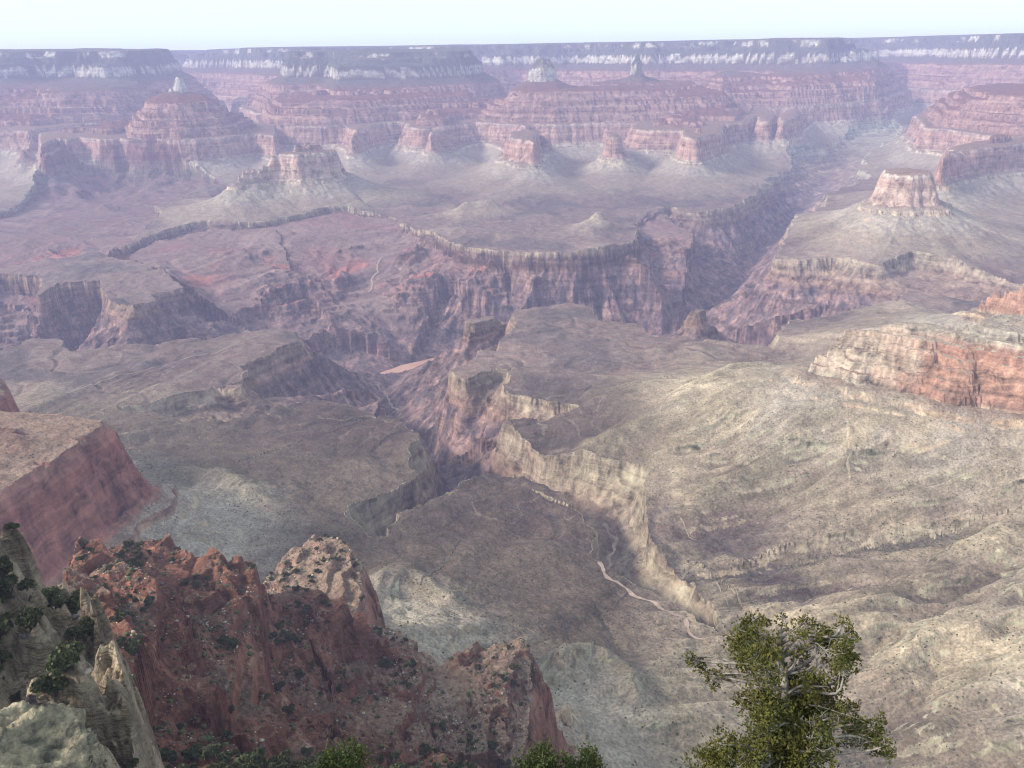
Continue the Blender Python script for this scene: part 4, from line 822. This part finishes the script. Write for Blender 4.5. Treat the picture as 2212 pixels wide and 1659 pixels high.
# ------------------------------------------------------------------ trees at the rim: trunk, limbs, sprays of scale leaves
def tube(path, r0, r1, sides=6):
    path = np.asarray(path, float); n = len(path); T_ = np.gradient(path, axis=0); v, f = [], []
    for k_, (p, t_) in enumerate(zip(path, T_)):
        t_ = t_ / (np.linalg.norm(t_) + 1e-9); a_ = np.cross(t_, [.31, .87, .38]); a_ /= np.linalg.norm(a_); b_ = np.cross(t_, a_)
        r_ = r0 + (r1 - r0) * k_ / (n - 1)
        v += [p + r_ * (a_ * math.cos(c * 2 * math.pi / sides) + b_ * math.sin(c * 2 * math.pi / sides)) for c in range(sides)]
    for k_ in range(n - 1):
        for c in range(sides): f.append((k_ * sides + c, k_ * sides + (c + 1) % sides, (k_ + 1) * sides + (c + 1) % sides, (k_ + 1) * sides + c))
    return v, f
def curve(a_, b_, g_, n=8, bow=.12):
    a_, b_ = np.asarray(a_, float), np.asarray(b_, float); L_ = np.linalg.norm(b_ - a_); o1 = g_.normal(size=3) * L_ * bow; o2 = g_.normal(size=3) * L_ * bow * .6
    return [a_ + (b_ - a_) * t_ + o1 * math.sin(math.pi * t_) + o2 * math.sin(2 * math.pi * t_) for t_ in np.linspace(0, 1, n)]
class MB:
    def __init__(self): self.v, self.f = [], []
    def add(self, v, f): k_ = len(self.v); self.v += list(v); self.f += [tuple(q + k_ for q in t_) for t_ in f]
def juniper(name, label, base, rng_tree, trunk_pts, clumps, leaf, seed, dens=1.0, twigs=True, leafmat=None):
    """clumps: (centre xyz, radius xyz, density)"""
    g_ = np.random.default_rng(seed); root = thing(name, label, 'tree', tuple(base)); base = np.array(base)
    tr, br, tw = MB(), MB(), MB()
    tp = np.array(trunk_pts, float); n_ = len(tp)
    for k_ in range(n_ - 1): tr.add(*tube(curve(tp[k_], tp[k_ + 1], g_, 5, .05), rng_tree * (1 - .8 * k_ / (n_ - 1)), rng_tree * (1 - .8 * (k_ + 1) / (n_ - 1)), 9))
    lv = []
    for (c_, r_, dn) in clumps:
        c_ = np.array(c_); r_ = np.array(r_)
        below = tp[tp[:, 2] < c_[2] - .15]; src = below[-1] if len(below) else tp[0]
        k_ = int(np.argmin(np.linalg.norm(tp - (c_ - [0, 0, .5]), axis=1))); src = tp[min(k_, n_ - 2)]
        L_ = np.linalg.norm(c_ - src); path = curve(src, c_, g_, 9, .10)
        br.add(*tube(path, .022 + .012 * L_, .012, 6))
        for _ in range(6):
            e_ = c_ + g_.normal(size=3) * r_ * .65; s_ = path[g_.integers(5, 9)]; q_ = curve(s_, e_, g_, 6, .16)
            br.add(*tube(q_, .011, .004, 4))
            if twigs:
                for __ in range(2 if twigs else 0): tw.add(*tube(curve(q_[3], q_[3] + g_.normal(size=3) * r_ * .5, g_, 4, .2), .0055, .002, 3))
        vol = float(np.prod(r_)) ** (2 / 3); nn = int(520 * vol / .0625 * dn * dens)
        sub = [c_ + np.clip(g_.normal(size=3), -1.6, 1.6) * r_ * .55 for _ in range(max(5, int(14 * dn)))]
        for _ in range(nn):
            p = sub[g_.integers(len(sub))] + g_.normal(size=3) * .075 * (r_.mean() / .25)
            d = g_.normal(size=3) * .6 + (p - c_) / (np.linalg.norm(p - c_) + 1e-6) * .7 + np.array([0, 0, .5]); lv.append((p, d / np.linalg.norm(d)))
    P_ = np.array([a_ for a_, _ in lv]); D_ = np.array([b_ for _, b_ in lv]); N = len(P_)
    V_, F_ = [], []
    for k_ in range(3):                       # three slim leaf blades to a spray
        dd = D_ + g_.normal(size=(N, 3)) * .45; dd /= np.linalg.norm(dd, axis=1)[:, None]
        sd_ = np.cross(dd, g_.normal(size=(N, 3))); sd_ /= np.linalg.norm(sd_, axis=1)[:, None]
        ln = leaf * g_.uniform(.7, 1.4, (N, 1)); wd = ln * .26
        V_ += [P_ - dd * ln * .2, P_ + dd * ln * .4 + sd_ * wd, P_ + dd * ln, P_ + dd * ln * .4 - sd_ * wd]
        o_ = np.arange(N) + 4 * k_ * N; F_.append(np.stack([o_, o_ + N, o_ + 2 * N, o_ + 3 * N], 1))
    crown = add_mesh('crown', np.concatenate(V_) - base, np.concatenate(F_), leafmat or M_LEAF_NEAR, root)
    tr.add(br.v, br.f); tr.add(tw.v, tw.f)
    add_mesh('trunk', np.array(tr.v) - base, tr.f, M_BARK, root, True)
    return root
def at3(u, v, dist):
    d = ray(u, v); return d / np.linalg.norm(d) * dist
gt = np.random.default_rng(77)
CL = [(450,760,90,60,1),(420,850,90,90,1),(480,930,110,90,1),(540,1000,100,80,1),(430,1010,70,70,.8),(560,860,70,80,.9),(520,720,50,40,.8),
 (660,740,45,45,.35),(740,780,60,50,.45),(810,710,60,40,.6),(820,780,45,45,.5),(660,675,25,22,.7),
 (930,790,60,50,1),(980,850,70,60,1),(1040,900,70,70,1),(1060,980,60,60,1),(1030,1060,50,50,.9),(960,970,60,50,.3),(1050,720,35,35,.7),(1095,780,35,40,.9),(880,850,40,30,.5),
 (760,880,60,60,.3),(800,940,60,40,.35),(50,940,45,25,.6),(120,960,40,40,.6),(170,1020,50,40,.5),(230,1050,50,40,.5),(300,1040,40,30,.6),(210,1110,40,40,.6),
 (640,1080,90,70,1),(760,1100,110,80,1),(880,1120,90,70,.9),(560,1150,90,70,1),(700,1200,120,80,1),(850,1210,110,80,1),(980,1230,90,70,.9),(600,1290,110,80,1),(760,1320,120,90,.8),(900,1330,90,70,.8),
 (520,1350,90,70,1),(480,1240,70,60,.9),(640,1420,130,90,1),(800,1440,110,90,1),(930,1420,80,60,.8),(520,1480,110,90,1),(680,1550,150,90,1),(840,1560,100,80,1),(440,1560,100,80,1),(340,1500,70,60,.9),
 (560,1620,150,70,1),(760,1640,150,60,1),(390,1200,50,40,.8),(1080,1290,60,50,.8),(1130,1360,60,50,1),(1180,1420,80,60,1),(1250,1390,60,50,1),(1230,1480,70,40,.9),(1330,1500,50,40,.8),(1360,1560,40,30,.7),
 (1100,1450,60,50,.6),(1020,1320,50,40,.8),(960,1540,60,40,.4),(220,1560,80,60,1),(150,1620,100,50,1),(330,1600,100,60,1),(600,1760,220,90,1),(850,1760,160,80,1),(300,1740,160,80,1),(600,1900,240,100,1),(900,1900,150,90,1)]
def P3(c): return (1466.6 + c[0] * .337, 1103.3 + c[1] * .337)
D0 = 17.6; clumps = []
for (cx, cy, rx, ry, dn) in CL:
    u, v = P3((cx, cy)); k_ = .337 * D0 / F_P * 1.0; dep = gt.normal() * .55 * min(1, rx / 90) + (.35 if dn < .7 else -.1)
    clumps.append((at3(u, v, D0 + dep), (rx * k_ * .92, .5 * (rx + ry) * k_ * .95, ry * k_ * .95), dn))
tp = [at3(*P3(q), D0 + .1) for q in ((720, 1900), (715, 1640), (705, 1480), (690, 1320), (690, 1180), (668, 1050), (655, 940), (645, 860), (650, 780))]
b0 = tp[0].copy(); b0[2] = height(b0[0], b0[1]) - .2; tp = [b0, (b0 + tp[0]) / 2] + tp
juniper('juniper_tree', 'large yellow green juniper with bare grey branches close to the viewpoint at lower right', b0, .17, tp, clumps, .05, 5, .78)
M_LEAF_MID = simple_mat('green pinyon leaves', (.036, .050, .020), (.075, .092, .032), 1.6)
def small_tree(label, uvs, dist, seed, mat=M_LEAF_MID):
    cl = [(at3(u, v, dist + gt.normal() * .2), (ru * dist / F_P, ru * dist / F_P, rv * dist / F_P), 1) for u, v, ru, rv in uvs]
    top = cl[0][0]; b_ = top.copy(); b_[2] = height(b_[0], b_[1]) - .1; n_ = 6
    low = [((top + (b_ - top) * t_) + gt.normal(size=3) * .15, (.5 + .9 * t_, .5 + .9 * t_, .4), .8) for t_ in (.25, .45, .65) for _ in range(2)]
    juniper('pinyon_tree', label, b_, .09, [b_ + (top - b_) * k_ / n_ for k_ in range(n_ + 1)], cl + low, .07, seed, .55, False, mat)
small_tree('bright green bushy treetop rising beside the tall red cliff at the bottom edge', [(1168, 1636, 26, 22), (1150, 1655, 30, 18), (1188, 1652, 26, 20)], 29, 21)
small_tree('bright green treetop at the bottom edge just right of its taller green neighbour', [(1262, 1648, 32, 15), (1236, 1656, 26, 12), (1288, 1654, 24, 12)], 30, 22)
small_tree('green treetop at the bottom edge below the broken red slopes', [(742, 1640, 34, 20), (712, 1650, 26, 16), (768, 1652, 24, 14)], 31, 23)
# the boulder at the rim
def boulder(name, label, loc, size, seed):
    bm = bmesh.new(); bmesh.ops.create_icosphere(bm, subdivisions=6, radius=1); v = np.array([q.co[:] for q in bm.verts], np.float32); f = np.array([[w_.index for w_ in q.verts] for q in bm.faces]); bm.free()
    g_ = np.random.default_rng(seed)
    for _ in range(11):                       # flat broken faces
        n_ = g_.normal(size=3); n_ /= np.linalg.norm(n_); h_ = g_.uniform(.62, .9); d = v @ n_.astype(np.float32); v -= (np.clip(d - h_, 0, None) * .9)[:, None] * n_.astype(np.float32)
    r_ = np.linalg.norm(v, axis=1, keepdims=True); q_ = v / r_
    for l_, a_ in ((2.2, .12), (5, .075), (11, .045), (24, .028), (48, .016)):
        nz = _pn(q_[:, 0] * l_ + q_[:, 2] * 1.7 * l_, q_[:, 1] * l_ + q_[:, 2] * .9 * l_, seed + int(l_)); v = v * (1 + a_ * (1 - 2 * np.abs(nz)))[:, None]
    o = add_mesh(name, v * np.array(size), f, M_LIME, None, True); o.location = loc; o['label'] = label; o['category'] = 'boulder'; return o
bp_ = at3(12, 1815, 5.3)
boulder('boulder', 'pale lichen covered limestone boulder in the bottom left corner', tuple(bp_), (.5, .62, .58), 3)
